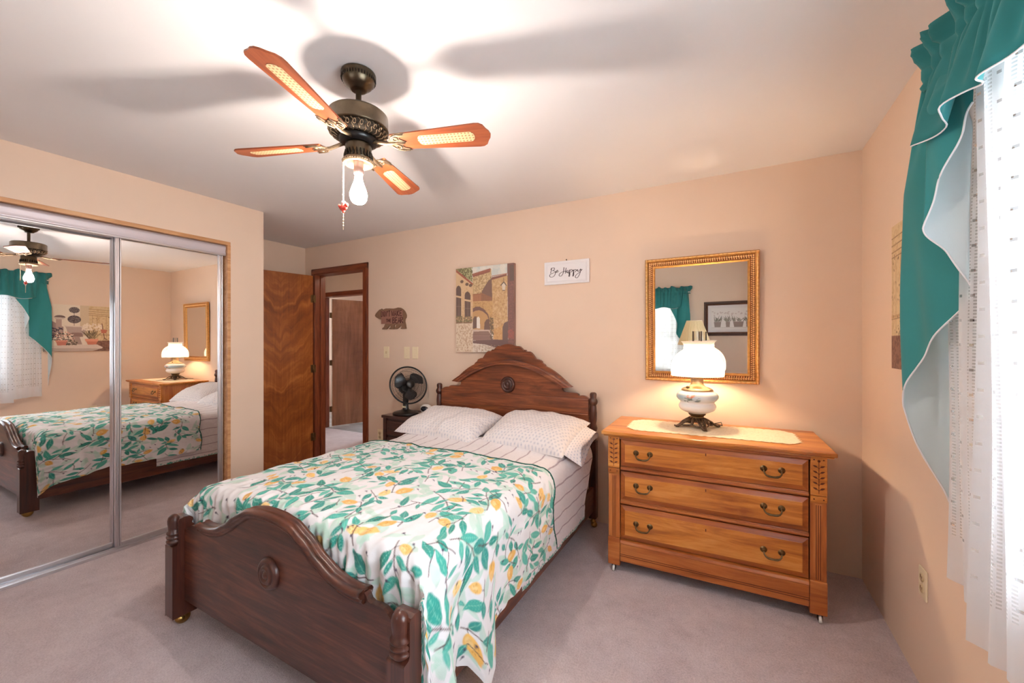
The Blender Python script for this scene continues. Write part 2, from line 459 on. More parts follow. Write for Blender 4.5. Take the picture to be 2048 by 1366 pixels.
# ------------------------------------------------------------------ raster painter for printed patterns
class Paint:
    """colour raster in metres: x to the right, y up; one cell per mesh vertex"""
    def __init__(s, wd, ht, res, base):
        s.nx = int(round(wd / res)) + 1; s.ny = int(round(ht / res)) + 1
        s.x = np.linspace(0, wd, s.nx); s.y = np.linspace(0, ht, s.ny); s.res = res; s.w = wd; s.h = ht
        s.a = np.zeros((s.ny, s.nx, 3)); s.a[:] = base
    def win(s, x0, x1, y0, y1):
        i0 = max(0, int(np.searchsorted(s.x, x0)) - 1); i1 = min(s.nx, int(np.searchsorted(s.x, x1)) + 1)
        j0 = max(0, int(np.searchsorted(s.y, y0)) - 1); j1 = min(s.ny, int(np.searchsorted(s.y, y1)) + 1)
        if i1 <= i0 or j1 <= j0: return None
        X, Y = np.meshgrid(s.x[i0:i1], s.y[j0:j1]); return X, Y, (slice(j0, j1), slice(i0, i1))
    def blend(s, sl, k, c):
        k = np.clip(k, 0, 1)[..., None]; s.a[sl] = s.a[sl] * (1 - k) + np.asarray(c) * k
    def ell(s, cx, cy, rx, ry, c, ang=0.0, al=1.0, power=2.0):
        R = max(rx, ry) * 1.1; q = s.win(cx - R, cx + R, cy - R, cy + R)
        if q is None: return
        X, Y, sl = q; dx, dy = X - cx, Y - cy; ca, sa = math.cos(ang), math.sin(ang)
        u = (dx * ca + dy * sa) / rx; v = (-dx * sa + dy * ca) / ry
        d = (np.abs(u) ** power + np.abs(v) ** power) ** (1 / power)
        s.blend(sl, (1 - d) * min(rx, ry) / s.res + 0.5, c) if al == 1 else s.blend(sl, np.clip((1 - d) * min(rx, ry) / s.res + 0.5, 0, 1) * al, c)
    def leaf(s, x, y, ang, L, W, c, vein=None, al=1.0):
        cx, cy = x + math.cos(ang) * L / 2, y + math.sin(ang) * L / 2
        R = L * 0.6; q = s.win(cx - R, cx + R, cy - R, cy + R)
        if q is None: return
        X, Y, sl = q; ca, sa = math.cos(ang), math.sin(ang)
        u = ((X - x) * ca + (Y - y) * sa) / L; v = (-(X - x) * sa + (Y - y) * ca)
        uu = np.clip(u, 0, 1); half = W * np.sin(PI * uu ** 0.8) ** 0.9
        k = np.clip((half - np.abs(v)) / s.res + 0.3, 0, 1) * ((u > 0) & (u < 1)) * al
        s.blend(sl, k, c)
        if vein is not None:
            k2 = np.clip(1.2 - np.abs(v) / 0.0016, 0, 1) * k * 0.75
            s.blend(sl, k2, vein)
            rib = np.abs(((u * L - np.abs(v) * 0.9) / 0.013) % 1.0 - 0.5) * 0.013
            k3 = np.clip(1.0 - rib / 0.0014, 0, 1) * k * 0.45
            s.blend(sl, k3, vein)
    def line(s, pts, wd, c, al=1.0):
        for (x0, y0), (x1, y1) in zip(pts[:-1], pts[1:]):
            q = s.win(min(x0, x1) - wd * 2, max(x0, x1) + wd * 2, min(y0, y1) - wd * 2, max(y0, y1) + wd * 2)
            if q is None: continue
            X, Y, sl = q; dx, dy = x1 - x0, y1 - y0; l2 = dx * dx + dy * dy + 1e-12
            t = np.clip(((X - x0) * dx + (Y - y0) * dy) / l2, 0, 1)
            d = np.hypot(X - x0 - t * dx, Y - y0 - t * dy)
            s.blend(sl, np.clip((wd - d) / s.res + 0.5, 0, 1) * al, c)
    def poly(s, pts, c, al=1.0):
        xs = [p[0] for p in pts]; ys = [p[1] for p in pts]
        q = s.win(min(xs), max(xs), min(ys), max(ys))
        if q is None: return
        X, Y, sl = q; ins = np.zeros(X.shape, bool); n = len(pts)
        for i in range(n):
            x0, y0 = pts[i]; x1, y1 = pts[(i + 1) % n]
            if y0 == y1: continue
            cnd = (y0 > Y) != (y1 > Y)
            ins ^= cnd & (X < (x1 - x0) * (Y - y0) / (y1 - y0) + x0)
        s.blend(sl, ins * al, c)
    def speck(s, amt, seed, scale=1):
        g = np.random.RandomState(seed); n = g.normal(0, 1, (s.ny // scale + 2, s.nx // scale + 2))
        n = np.kron(n, np.ones((scale, scale)))[:s.ny, :s.nx]
        s.a = np.clip(s.a * (1 + amt * n[..., None]), 0, 1)
    def mask_speck(s, x0, x1, y0, y1, c, n, r, seed, al=0.6):
        g = random.Random(seed)
        for _ in range(n):
            s.ell(g.uniform(x0, x1), g.uniform(y0, y1), r * g.uniform(.5, 1.4), r * g.uniform(.4, 1), c, g.uniform(0, 3), al)

def waves(X, Y, seed, n=14, lmin=0.08, lmax=0.5):
    g = np.random.RandomState(seed); o = np.zeros_like(X)
    for _ in range(n):
        l = math.exp(g.uniform(math.log(lmin), math.log(lmax))); a = g.uniform(0, 2 * PI); p = g.uniform(0, 2 * PI)
        o += np.sin(2 * PI / l * (X * math.cos(a) + Y * math.sin(a)) + p + 1.5 * np.sin(X * 5 + p) ) * l
    return o / (0.5 * n * (lmin + lmax) * 0.5)

# ================================================================== THE ROOM
def struct(name, mb, mat, label, cat, parent=None, bevel=0.0):
    o = mb.build(name, mat, parent, bevel)
    return tag(o, label, cat, kind='structure') if parent is None else o

struct('floor', MB().box(-7.2, XR + .12, YR - .12, 4.21, -0.06, 0), M['carpet'],
       'mauve beige carpet covering the bedroom and hall', 'floor')
struct('floor_far_room', MB().box(-7.2, -2.4, 4.21, 7.1, -0.06, -0.002), M['vinyl'],
       'pale grey floor of the room across the hall', 'floor')
struct('ceiling', MB().box(-7.2, XR + .12, YR - .12, 7.1, H, H + .06), M['ceil'],
       'plain white painted ceiling above the fan', 'ceiling')

def wall_with_hole(name, axis, p0, p1, a0, a1, hole, label, mat=None, z1=H):
    """axis 'x': slab between x=p0..p1 running along y; axis 'y': the other way"""
    h0, h1, hz0, hz1 = hole
    mb = MB()
    def bx(u0, u1, za, zb):
        if u1 - u0 < 1e-4 or zb - za < 1e-4: return
        if axis == 'x': mb.box(p0, p1, u0, u1, za, zb)
        else: mb.box(u0, u1, p0, p1, za, zb)
    bx(a0, h0, 0, z1); bx(h1, a1, 0, z1); bx(h0, h1, 0, hz0); bx(h0, h1, hz1, z1)
    return struct(name, mb, mat or M['wall'], label, 'wall')

DX0, DX1, DZ = -4.165, -3.386, 2.114        # bedroom door opening
wall_with_hole('wall_back', 'y', YB, YB + .12, -7.2, XR + .12, (DX0 - .02, DX1 + .02, 0, DZ + .02),
               'peach wall behind the bed and chest of drawers')
wall_with_hole('wall_right', 'x', XR, XR + .12, YR - .12, YB, (-0.02, 1.27, 0.80, 2.04),
               'peach wall on the right with the near window')
wall_with_hole('wall_rear', 'y', YR - .12, YR, -7.2, XR, (-1.94, -0.72, 0.68, 1.90),
               'peach wall behind the viewer seen in the gold mirror')
CY0, CY1, CZ = 0.44, 1.70, 2.105            # closet opening
wall_with_hole('wall_left', 'x', XL - .10, XL, YR, YL, (CY0 - .0225, CY1 + .0245, 0, CZ + .0265),
               'peach wall holding the mirrored closet')
struct('wall_closet_end', MB().box(XC, XL - .10, YL - .10, YL, 0, H), M['wall'], 'short peach wall at the closet end', 'wall')
struct('wall_recess', MB().box(XC - .12, XC, YR, YB, 0, H), M['wall'], 'peach wall behind the open bedroom door', 'wall')
# hall and the room across it
HY = 4.15
FX0, FX1, FZ = -5.66, -4.50, 2.06
wall_with_hole('wall_hall', 'y', HY, HY + .12, -7.2, XR + .12, (FX0 - .02, FX1 + .02, 0, FZ + .02),
               'peach hall wall with the second doorway')
struct('wall_hall_left', MB().box(-7.2, -7.08, YB + .12, 7.1, 0, H), M['wall'], 'hall end wall far left', 'wall')
struct('wall_hall_right', MB().box(-2.5, -2.38, YB + .12, HY, 0, H), M['wall'], 'hall end wall to the right', 'wall')
struct('wall_far_right', MB().box(-2.5, -2.38, HY + .12, 7.1, 0, H), M['lav'], 'lavender wall of the far room', 'wall')
wall_with_hole('wall_far', 'y', 6.98, 7.1, -7.08, -2.5, (-6.0, -4.2, 0.8, 2.0), 'lavender window wall of the far room', M['lav'])

# ---- trim: door casings and jambs
def casing(name, x0, x1, zt, yface, depth, w_, label, jamb_depth, side=-1):
    """flat moulded casing round an opening on the wall face yface (side -1: faces -y)"""
    t = thing(name, label, 'door trim', ((x0 + x1) / 2, yface, 0), kind='structure')
    cx = (x0 + x1) / 2; hw = (x1 - x0) / 2
    def leg(sx):
        mb = MB()
        a, b = (hw, hw + w_) if sx > 0 else (-hw - w_, -hw)
        mb.box(a, b, side * depth * .7, 0, 0, zt + w_)
        mb.box(a + (.008 if sx > 0 else .012), b - (.012 if sx > 0 else .008), side * depth, 0, 0, zt + w_ - .012)
        mb.box((hw - .003) if sx > 0 else -hw - .012, (hw + .012) if sx > 0 else -hw + .003, side * depth * .85, 0, 0, zt)
        return mb.build('casing_leg', M['casing'], t, .003)
    leg(1); leg(-1)
    mb = MB().box(-hw - w_, hw + w_, side * depth * .7, 0, zt, zt + w_)
    mb.box(-hw - w_ + .008, hw + w_ - .008, side * (depth + .001), 0, zt + .008, zt + w_ - .012)
    mb.build('casing_head', M['casing_h'], t, .003)
    j = MB()
    j.box(hw, hw + .019, 0, -side * jamb_depth, 0, zt + .019); j.box(-hw - .019, -hw, 0, -side * jamb_depth, 0, zt + .019)
    # door stop
    j.box(hw - .012, hw, -side * jamb_depth * .42, -side * jamb_depth * .72, 0, zt); j.box(-hw, -hw + .012, -side * jamb_depth * .42, -side * jamb_depth * .72, 0, zt)
    j.build('jamb', M['casing'], t, .002)
    MB().box(-hw, hw, 0, -side * jamb_depth, zt, zt + .019).build('head_jamb', M['casing_h'], t)
    return t
casing('trim_1', DX0, DX1, DZ, YB, .022, .066, 'red-brown wood casing round the bedroom doorway', .12)
casing('trim_2', FX0, FX1, FZ, HY, .022, .066, 'red-brown wood casing round the doorway across the hall', .12)

def slab_door(name, label, mat, loc, rot, width, height, thick, knob=True, hinges_at=0.0):
    """door hinged at its local origin, running along +x, thickness towards -y"""
    t = thing(name, label, 'door', loc, rot, kind='structure')
    MB().box(0.002, width, -thick, 0, 0.012, height).build('door_slab', mat, t, .002)
    for z in (0.28, height * .5, height - .26):
        mb = MB().tube([(0, -hinges_at, z - .045), (0, -hinges_at, z + .045)], .007, 10)
        mb.box(-.028, .028, -hinges_at - .002, -hinges_at + .002, z - .043, z + .043)
        mb.build('hinge', M['brass_d'], t)
    if knob:
        prof = [(0, 0), (.028, 0), (.028, .005), (.011, .012), (.011, .03), (.026, .042), (.027, .055), (.014, .066), (0, .068)]
        for sgn in (1, -1):
            T = Matrix.Translation((width - .065, 0 if sgn > 0 else -thick, 0.95)) @ Matrix.Rotation(-sgn * PI / 2, 4, 'X')
            MB().lathe(prof, 20, T=T).build('door_knob', M['brass'], t)
    return t
slab_door('door_1', 'orange flame-grained bedroom door standing open into the recess', M['door'],
          (-4.168, 2.935, 0), -PI / 2 - math.radians(11.5), 0.77, 2.102, .035)
slab_door('door_2', 'glossy brown door open in the doorway across the hall', M['door_far'],
          (-5.652, 4.300, 0), PI / 2 - math.radians(19), 1.12, 2.045, .035)

# ---- closet: wood reveal strip, head fascia, tracks and two mirrored sliding doors
t = thing('trim_3', 'thin pine edge strip framing the mirrored closet', 'closet trim', (XL, (CY0 + CY1) / 2, 0), kind='structure')
yc = (CY0 + CY1) / 2
MB().box(-.075, .004, CY0 - yc, CY1 - yc + .022, CZ, CZ + .026).build('head_strip', M['strip'], t, .002)
MB().box(-.075, .004, CY1 - yc, CY1 - yc + .024, 0, CZ + .0005).build('side_strip', M['strip'], t, .002)
MB().box(-.075, .004, CY0 - yc - .022, CY0 - yc, 0, CZ + .0005).build('side_strip', M['strip'], t, .002)
t = thing('closet_head_track', 'satin grey track fascia along the top of the closet', 'track', (XL - .04, yc, 2.03), kind='structure')
mb = MB().prism([(0, .074), (.012, .074), (.022, .066), (.026, .05), (.020, .03), (.024, .012), (.024, 0), (0, 0)], CY0 - yc + .002, CY1 - yc - .002,
                lambda a, b, c: (a, c, b), 0, None, True)
mb.build('fascia', M['fascia'], t)
MB().box(-.06, .0, CY0 - yc + .002, CY1 - yc - .002, .055, .075).build('track_channel', M['alum'], t)
MB().box(.0, .027, CY0 - yc + .002, CY1 - yc - .002, -.008, .001).build('lip', M['alum'], t, .002)
t = thing('closet_floor_track', 'thin aluminium floor track under the mirrored doors', 'track', (XL - .06, yc, 0), kind='structure')
mb = MB().box(-.05, .05, CY0 - yc + .002, CY1 - yc - .002, 0, .006)
for x in (-.048, -.002, .044): mb.box(x, x + .005, CY0 - yc + .002, CY1 - yc - .002, .006, .016)
mb.build('rail', M['alum'], t)

def mirror_door(name, label, x, y0, y1):
    t = thing(name, label, 'mirrored door', (x, (y0 + y1) / 2, 0.018), kind='structure')
    hw = (y1 - y0) / 2; z1 = 2.03
    MB().box(-.008, -.002, -hw + .012, hw - .012, .02, z1 - .02).build('mirror_pane', M['mirror'], t)
    for s in (1, -1):
        mb = MB()
        for a, b, d in ((0, .009, .009), (.010, .021, .005), (.022, .030, .010)):
            mb.box(-.016, d, s * (hw - a), s * (hw - b), 0, z1)
        mb.build('stile', M['alum'], t, .002)
    MB().box(-.016, .008, -hw + .03, hw - .03, 0, .026).build('bottom_rail', M['alum'], t, .003)
    MB().box(-.016, .006, -hw + .03, hw - .03, z1 - .02, z1).build('top_rail', M['alum'], t, .002)
    return t
mirror_door('door_3', 'right mirrored closet door reflecting the bed, dresser and lamp', XL - .052, 1.062, 1.692)
mirror_door('door_4', 'left mirrored closet door reflecting the ceiling fan and teal curtain', XL - .087, 0.450, 1.090)

# ---- windows
def window(name, label, origin, rot, x0, x1, z0, z1):
    """local frame: x along the wall, y=0 at the room face, +y outwards"""
    t = thing(name, label, 'window', origin, rot, kind='structure')
    f = MB()
    for a, b in ((x0, x0 + .045), (x1 - .045, x1)): f.box(a, b, .05, .115, z0, z1)
    f.box(x0 + .045, x1 - .045, .05, .115, z0, z0 + .045); f.box(x0 + .045, x1 - .045, .05, .115, z1 - .045, z1)
    f.build('window_frame', M['winframe'], t, .003)
    zm = (z0 + z1) / 2
    for k, (a, b, y) in enumerate(((z0 + .045, zm + .02, .06), (zm - .02, z1 - .045, .085))):
        s = MB()
        for u, v in ((x0 + .045, x0 + .085), (x1 - .085, x1 - .045)): s.box(u, v, y, y + .022, a, b)
        s.box(x0 + .085, x1 - .085, y, y + .022, a, a + .04); s.box(x0 + .085, x1 - .085, y, y + .022, b - .04, b)
        so = s.build('sash', M['winframe'], t, .002)
        MB().box(x0 + .085, x1 - .085, y + .009, y + .013, a + .04, b - .04).build('pane', M['glass'], so)
    # flat painted stool and casing
    c = MB()
    c.box(x0 - .055, x0, -.014, .0, z0 - .0, z1 + .055); c.box(x1, x1 + .055, -.014, 0, z0, z1 + .055)
    c.box(x0, x1, -.014, 0, z1, z1 + .055)
    c.build('window_casing', M['winframe'], t, .003)
    MB().box(x0 - .07, x1 + .07, -.032, .05, z0 - .022, z0).build('window_sill', M['winframe'], t, .004)
    return t
window('window_1', 'bright window on the right wall behind white lace', (XR, 0, 0), -PI / 2, -1.27, 0.02, 0.80, 2.04)
window('window_2', 'window in the rear wall seen in the gold mirror', (0, YR, 0), PI, 0.72, 1.94, 0.68, 1.90)
window('window_3', 'daylit window of the far room across the hall', (0, 6.98, 0), 0, -6.0, -4.2, 0.80, 2.0)

# ================================================================== CURTAINS
# local frame of a curtain set: a = distance along the wall to the right of the left end (facing the window), d = distance out from the wall
def curtains(place, span, tags, tipz=0.80):
    """place(a, d, z) -> world point; a runs to the right when facing the window from the room; the cascade hangs at a = 0"""
    g = np.random.RandomState(3)
    # --- rod
    mb = MB(); mb.tube([place(0.0, 0.002, 2.135), place(0.0, .105, 2.135), place(.02, .125, 2.135), place(span - .02, .125, 2.135), place(span, .105, 2.135), place(span, .002, 2.135)], .006, 8)
    o = mb.build('curtain_rod', M['white_pl']); tag(o, tags['rod'], 'curtain rod')
    # --- teal valance with a ruffled heading
    a0 = .0; nu = 360
    prof = [(2.222, .018, .030), (2.205, .022, .026), (2.185, .017, .020), (2.160, .004, .012), (2.148, .012, .010), (2.125, .012, .010), (2.112, .004, .011), (2.09, .008, .014), (2.03, .014, .017), (1.97, .018, .020), (1.92, .021, .023), (1.895, .022, .024)]
    u = np.linspace(0, 1, nu); A = u * span
    # a valance face hangs from a = .17 on; over the cascade it stays short
    short = np.clip((A - .10) / .03, 0, 1) * np.clip((span - .10 - A) / .03, 0, 1)
    ph = A * 2 * PI / .058 + 1.5 * np.sin(A * 17) + .8 * np.sin(A * 43)
    P = np.zeros((len(prof), nu, 3))
    for j, (z, dd, amp) in enumerate(prof):
        low = max(0, (2.10 - z) / .2)
        ph2 = ph * (1 - 0.0 * low)
        wv = np.sin(ph2 + .5 * j * (1 if z > 2.15 else 0.1)) * amp
        wv2 = np.sin(A * 2 * PI / .17 + 1.0) * .018 * low
        dv = .135 + (dd * .7 if z > 2.1 else .008 + (dd - .008) * .7 * short) + low * .040 * short + wv * (1 - .93 * low) + wv2 * short
        zz = z + (g.rand() * 0) + (np.sin(ph * .5 + 1) * .010 + np.sin(A * 31) * .008 if z > 2.18 else 0) + low * np.sin(A * 2 * PI / .31) * .014
        # the two ends bend back to the wall
        end = np.clip(1 - A / .03, 0, 1); end2 = np.clip(1 - (span - A) / .03, 0, 1)
        dv = dv * (1 - .55 * end - .55 * end2)
        flare = (.03 if z > 2.18 else 0) * (end2 - end)
        for i in range(nu):
            P[j, i] = place(A[i] + flare[i], dv[i], zz[i] if isinstance(zz, np.ndarray) else zz)
    for j, (z, dd, amp) in enumerate(prof):
        if z < 2.1:
            for i in range(nu): P[j, i, 2] = 2.1 - (2.1 - P[j, i, 2]) * (.06 + .94 * short[i])
    t = thing('valance', tags['valance'], 'valance', place(span / 2, .0, 2.135))
    inv = Matrix.Translation(-Vector(place(span / 2, .0, 2.135)))
    P2 = P - np.array(place(span / 2, .0, 2.135))
    grid_obj('gathered_cloth', P2, M['teal_un'], t, solid=.0015)
    # white hem line
    hp = [tuple(P2[-1, i] - np.array([0, 0, .002])) for i in range(0, nu, 2) if short[i] > .995 and A[i] > .16]
    MB().tube(hp, .0019, 6).build('white_hem', M['white_wood'], t)
    # --- cascade (jabot): folded panel whose lower edge runs diagonally
    for side in (0, 1):
        if side and not tags.get('cascade2'): continue
        nodes = [(.000, .050, tipz + .00), (.000, .105, tipz + .13), (-.005, .182, tipz + .345), (.055, .165, tipz + .47), (.12, .145, tipz + .56), (.205, .104, tipz + .68), (.192, .148, tipz + .78), (.186, .188, tipz + .855), (.225, .172, tipz + .96), (.275, .150, tipz + 1.06), (.31, .14, tipz + 1.12)]
        K = 12; pts = []
        nd = np.array(nodes)
        # Catmull-Rom between the fold nodes, kept tight
        for i in range(len(nd) - 1):
            p0 = nd[max(0, i - 1)]; p1 = nd[i]; p2 = nd[i + 1]; p3 = nd[min(len(nd) - 1, i + 2)]
            for k in range(K):
                s = k / K
                cr = .5 * ((2 * p1) + (-p0 + p2) * s + (2 * p0 - 5 * p1 + 4 * p2 - p3) * s * s + (-p0 + 3 * p1 - 3 * p2 + p3) * s ** 3)
                pts.append(cr * .7 + (p1 * (1 - s) + p2 * s) * .3)
        pts.append(nd[-1]); pts = np.array(pts)
        nz = 40; Pj = np.zeros((nz, len(pts), 3))
        for j in range(nz):
            s = j / (nz - 1)
            for i, (a, d, zb) in enumerate(pts):
                z = 2.125 + (zb - 2.125) * s
                k = min(1, s * 2.2 + .25)       # folds squeeze together towards the rod
                aa = a * k + (i / len(pts)) * .15 * (1 - k) + .022 * max(0, 1 - s * 3)
                dm = .118 + .012 * math.sin(i * .55)
                dd = d * k + dm * (1 - k)
                if side: aa = span - aa
                Pj[j, i] = place(aa, dd + .004 * math.sin(z * 9 + i * .3), z)
        lab = tags['cascade2'] if side else tags['cascade']
        org = np.array(place(span if side else 0, .10, 2.10))
        tj = thing('cascade_curtain', lab, 'curtain', tuple(org))
        grid_obj('lined_panel', Pj - org, M['teal'], tj, flip=not side, solid=0.0)
        ed = [tuple(p - org) for p in Pj[-1]]
        MB().tube(ed, .0022, 6).build('white_piping', M['white_wood'], tj)
    # --- lace panels
    def lace_panel(a0, a1, zb, d0, d1, seed, lab, name='lace_curtain', wl=.085, amp=.016):
        nu, nz = 160, 60; g = np.random.RandomState(seed)
        ln = (a1 - a0) * 1.35
        Pl = np.zeros((nz, nu, 3)); uv = np.zeros((nz, nu, 2))
        for j in range(nz):
            s = j / (nz - 1); z = 2.128 + (zb - 2.128) * s
            for i in range(nu):
                u = i / (nu - 1); a = a0 + (a1 - a0) * u
                ph = a * 2 * PI / wl + 1.3 * math.sin(a * 9 + seed)
                am = amp * (.55 + .45 * s)
                d = (d0 + (d1 - d0) * u) * (1 - max(0, min(1, (z - 2.0) / .11))) + .092 * max(0, min(1, (z - 2.0) / .11)) + am * math.sin(ph) + .008 * math.sin(a * 21 + z * 3)
                Pl[j, i] = place(a + .010 * math.sin(ph * .5 + 1) * s, d, z + .006 * math.sin(a * 16) * s)
                uv[j, i] = (u * ln, (1 - s) * (2.128 - zb))
        org = np.array(place((a0 + a1) / 2, d0, 2.128))
        o = grid_obj(name, Pl - org, M['lace'], None, uv=uv); o.location = org
        tag(o, lab, 'curtain')
    for L in tags['lace']: lace_panel(*L)

def place_right(a, d, z): return (XR - d, 1.69 - a, z)
def place_rear(a, d, z): return (-0.585 - a, YR + d, z - .13)
curtains(place_right, 1.84, dict(
    rod='white curtain rod across the right wall window',
    valance='teal gathered valance with ruffled heading over the right wall window',
    cascade='teal cascade curtain with white lining hanging beside the right wall picture',
    cascade2='teal cascade curtain at the far end of the right wall window',
    lace=[(.07, .335, .665, .096, .108, 1, 'white lace curtain nearest the room corner on the right wall'),
          (.305, 1.78, .625, .130, .126, 2, 'wide white lace curtain filling the right edge of the view')]))
curtains(place_rear, 1.40, dict(
    rod='white curtain rod over the rear window in the gold mirror',
    valance='teal ruffled valance reflected in the gold mirror',
    cascade='teal cascade curtain reflected in the gold mirror beside the pleated lampshade',
    cascade2='teal cascade curtain at the unseen end of the rear window',
    lace=[(.05, 1.35, .64, .075, .075, 5, 'white lace curtain over the rear window in the gold mirror', 'lace_curtain', .12, .010)]))
# venetian blind behind the rear lace
t = thing('window_blind', 'white slatted blind behind the rear window lace', 'blind', (-1.33, YR - .015, 1.87))
mb = MB()
for k in range(44):
    T = Matrix.Translation((0, 0, -.03 - k * .026)) @ Matrix.Rotation(math.radians(63), 4, 'X')
    mb.box(-.585, .585, -.0145, .0145, -.0006, .0006, T=T)
mb.build('slats', M['white_pl'], t)
MB().box(-.59, .59, -.016, .012, -.02, .015).build('headrail', M['white_pl'], t, .002)

# ================================================================== BED
BX, BY = -1.61, 1.94
bed = thing('bed', 'dark carved oak double bed with arched headboard and scrolled footboard', 'bed', (BX, BY, 0))
HBY, FBY = 2.875 - BY, 0.955 - BY
# headboard panel with the two cut-out hooks under the arch
half = [(0, 1.334), (.03, 1.331), (.06, 1.322), (.075, 1.314), (.09, 1.317), (.105, 1.313), (.122, 1.300), (.135, 1.287), (.142, 1.279), (.152, 1.289), (.160, 1.279), (.168, 1.272), (.19, 1.274), (.208, 1.264), (.225, 1.246), (.24, 1.224), (.248, 1.214), (.262, 1.214), (.285, 1.207), (.298, 1.199), (.303, 1.186), (.315, 1.178), (.325, 1.172), (.331, 1.160)]
arch_o = [(.331 + (.552 - .331) * s, 0) for s in (0, .2, .4, .6, .8, 1)]
arch_o = [(.36, 1.147), (.40, 1.125), (.445, 1.095), (.49, 1.059), (.525, 1.027), (.552, 1.010)]
cut = [(.530, 1.012), (.510, 1.017), (.490, 1.014), (.475, 1.004), (.470, .992), (.477, .978), (.492, .970), (.52, .969), (.58, .967), (.598, .960), (.604, .948), (.618, .951), (.64, .951), (.66, .945), (.675, .934), (.682, .926)]
right = half + arch_o + cut + [(.682, .62), (.682, .30)]
outline = [(x, z) for x, z in right] + [(-x, z) for x, z in right[::-1][:-1]]
MB().prism(outline, HBY + .006, HBY + .034).build('headboard_panel', M['oak_head'], bed, .003)
# arched moulding on the face
def arc_mould(pts_out, pts_in, y0, y1):
    mb = MB(); n = len(pts_out)
    ring = []
    for (xo, zo), (xi, zi) in zip(pts_out, pts_in):
        xm, zm = (xo + xi) / 2, (zo + zi) / 2
        ring.append([(xo, y1, zo), (xo, y0, zo), (xo * .75 + xi * .25, y0 - .006, zo * .75 + zi * .25), (xm, y0 - .003, zm), (xo * .3 + xi * .7, y0 - .009, zo * .3 + zi * .7), (xi, y0 - .004, zi), (xi, y1, zi)])
    k = len(ring[0]); vs = [p for r in ring for p in r]; fs = []
    for i in range(n - 1):
        for j in range(k - 1):
            fs.append((i * k + j, i * k + j + 1, (i + 1) * k + j + 1, (i + 1) * k + j))
    fs.append(tuple(range(k))); fs.append(tuple((n - 1) * k + j for j in range(k))[::-1])
    return mb.add(vs, fs, 0, False)
ao = []; ai = []
for i in range(49):
    s = -1 + 2 * i / 48
    x = .552 * s; z = 1.010 + .196 * (1 - abs(s) ** 1.85)
    ao.append((x, z)); xi = .474 * s; ai.append((xi, 1.003 + .166 * (1 - abs(s) ** 1.9)))
arc_mould(ao, ai, HBY - .022, HBY + .010).build('arch_moulding', M['oak_head'], bed)
MB().box(-.68, .68, HBY - .004, HBY + .008, .818, .928).build('headboard_rail', M['oak_head'], bed, .004)
mb = MB().box(-.68, .68, HBY + .001, HBY + .0075, .30, .805)
mb.box(-.68, .68, HBY - .006, HBY + .006, .805, .8175)
mb.build('lower_panel', M['oak_head'], bed, .003)
rosette = [(.066, 0), (.066, .008), (.060, .017), (.050, .021), (.046, .016), (.042, .014), (.038, .020), (.033, .026), (.024, .024), (.021, .018), (.016, .019), (.011, .025), (.004, .027), (0, .027)]
MB().lathe(rosette, 40, T=Matrix.Translation((0, HBY + .007, 1.003)) @ Matrix.Rotation(PI / 2, 4, 'X')).build('headboard_rosette', M['oak_v'], bed)
# headboard posts: turned upper part on a square lower part, on a brass caster
def head_post(sx):
    x = sx * .712; y = HBY + .012
    prof = [(.022, .62), (.026, .66), (.031, .675), (.024, .69), (.028, .705), (.031, .72), (.026, .735), (.022, .75), (.026, .78), (.0275, .83), (.024, .87), (.021, .885), (.027, .893), (.032, .905), (.032, .918), (.026, .930), (.022, .938), (.024, .950), (.025, .966), (.020, .976), (.012, .980), (0, .981)]
    mb = MB().lathe(prof, 24, (x, y, 0))
    mb.box(x - .027, x + .027, y - .027, y + .027, .06, .625)
    o = mb.build('post', M['oak_v'], bed, .003)
    return x, y
def caster(x, y, parent, mat, r=.024, name='caster'):
    mb = MB()
    mb.lathe([(0, .062), (.012, .062), (.012, .05), (.020, .046), (.022, .040), (0, .038)], 16, (x, y, 0))
    mb.sphere((x + .006, y - .004, r), (r * .55 + .008, r * 1.05, r), 18, 12)
    mb.sphere((x + .012, y - .016, r * 1.05), (.022, .022, .020), 16, 10)
    return mb.build(name, mat, parent)
for s in (1, -1):
    x, y = head_post(s); caster(x + .004, y - .012, bed, M['brass'])
# footboard: serpentine top with a heavy moulding
def foot_z(x):
    a = abs(x) / .62
    t_ = [(0, .668), (.06, .666), (.14, .652), (.22, .614), (.30, .560), (.38, .524), (.44, .510), (.50, .507), (.535, .512)]
    ax = abs(x)
    for (x0, z0), (x1, z1) in zip(t_[:-1], t_[1:]):
        if x0 <= ax <= x1:
            s = (ax - x0) / (x1 - x0); s = s * s * (3 - 2 * s) * .35 + s * .65
            return z0 + (z1 - z0) * s
    return t_[-1][1]
top = [(-.535 + 1.07 * i / 60, 0) for i in range(61)]
top = [(x, foot_z(x)) for x, _ in top]
endr = [(.545, .502), (.552, .490), (.566, .484), (.60, .487), (.622, .484), (.64, .474), (.655, .462), (.668, .456), (.69, .455)]
fo = top + endr + [(.69, .115), (-.69, .115)] + [(-x, z) for x, z in endr[::-1]]
MB().prism(fo, FBY - .012, FBY + .012).build('footboard_panel', M['oak'], bed, .002)
mb = MB()
ring = []
for i in range(61):
    x, z = top[i]
    x2, z2 = top[min(60, i + 1)]; x1, z1 = top[max(0, i - 1)]
    nx, nz = -(z2 - z1), (x2 - x1); l = math.hypot(nx, nz); nx, nz = nx / l, nz / l
    sec = [(FBY - .012, -.034), (FBY - .022, -.032), (FBY - .026, -.024), (FBY - .021, -.018), (FBY - .030, -.014), (FBY - .036, -.004), (FBY - .030, .006), (FBY - .014, .010), (FBY - .010, .004), (FBY + .004, .004), (FBY + .008, .010), (FBY + .022, .008), (FBY + .028, -.002), (FBY + .022, -.014), (FBY + .012, -.020)]
    ring.append([(x + nx * o_, yy, z + nz * o_) for yy, o_ in sec])
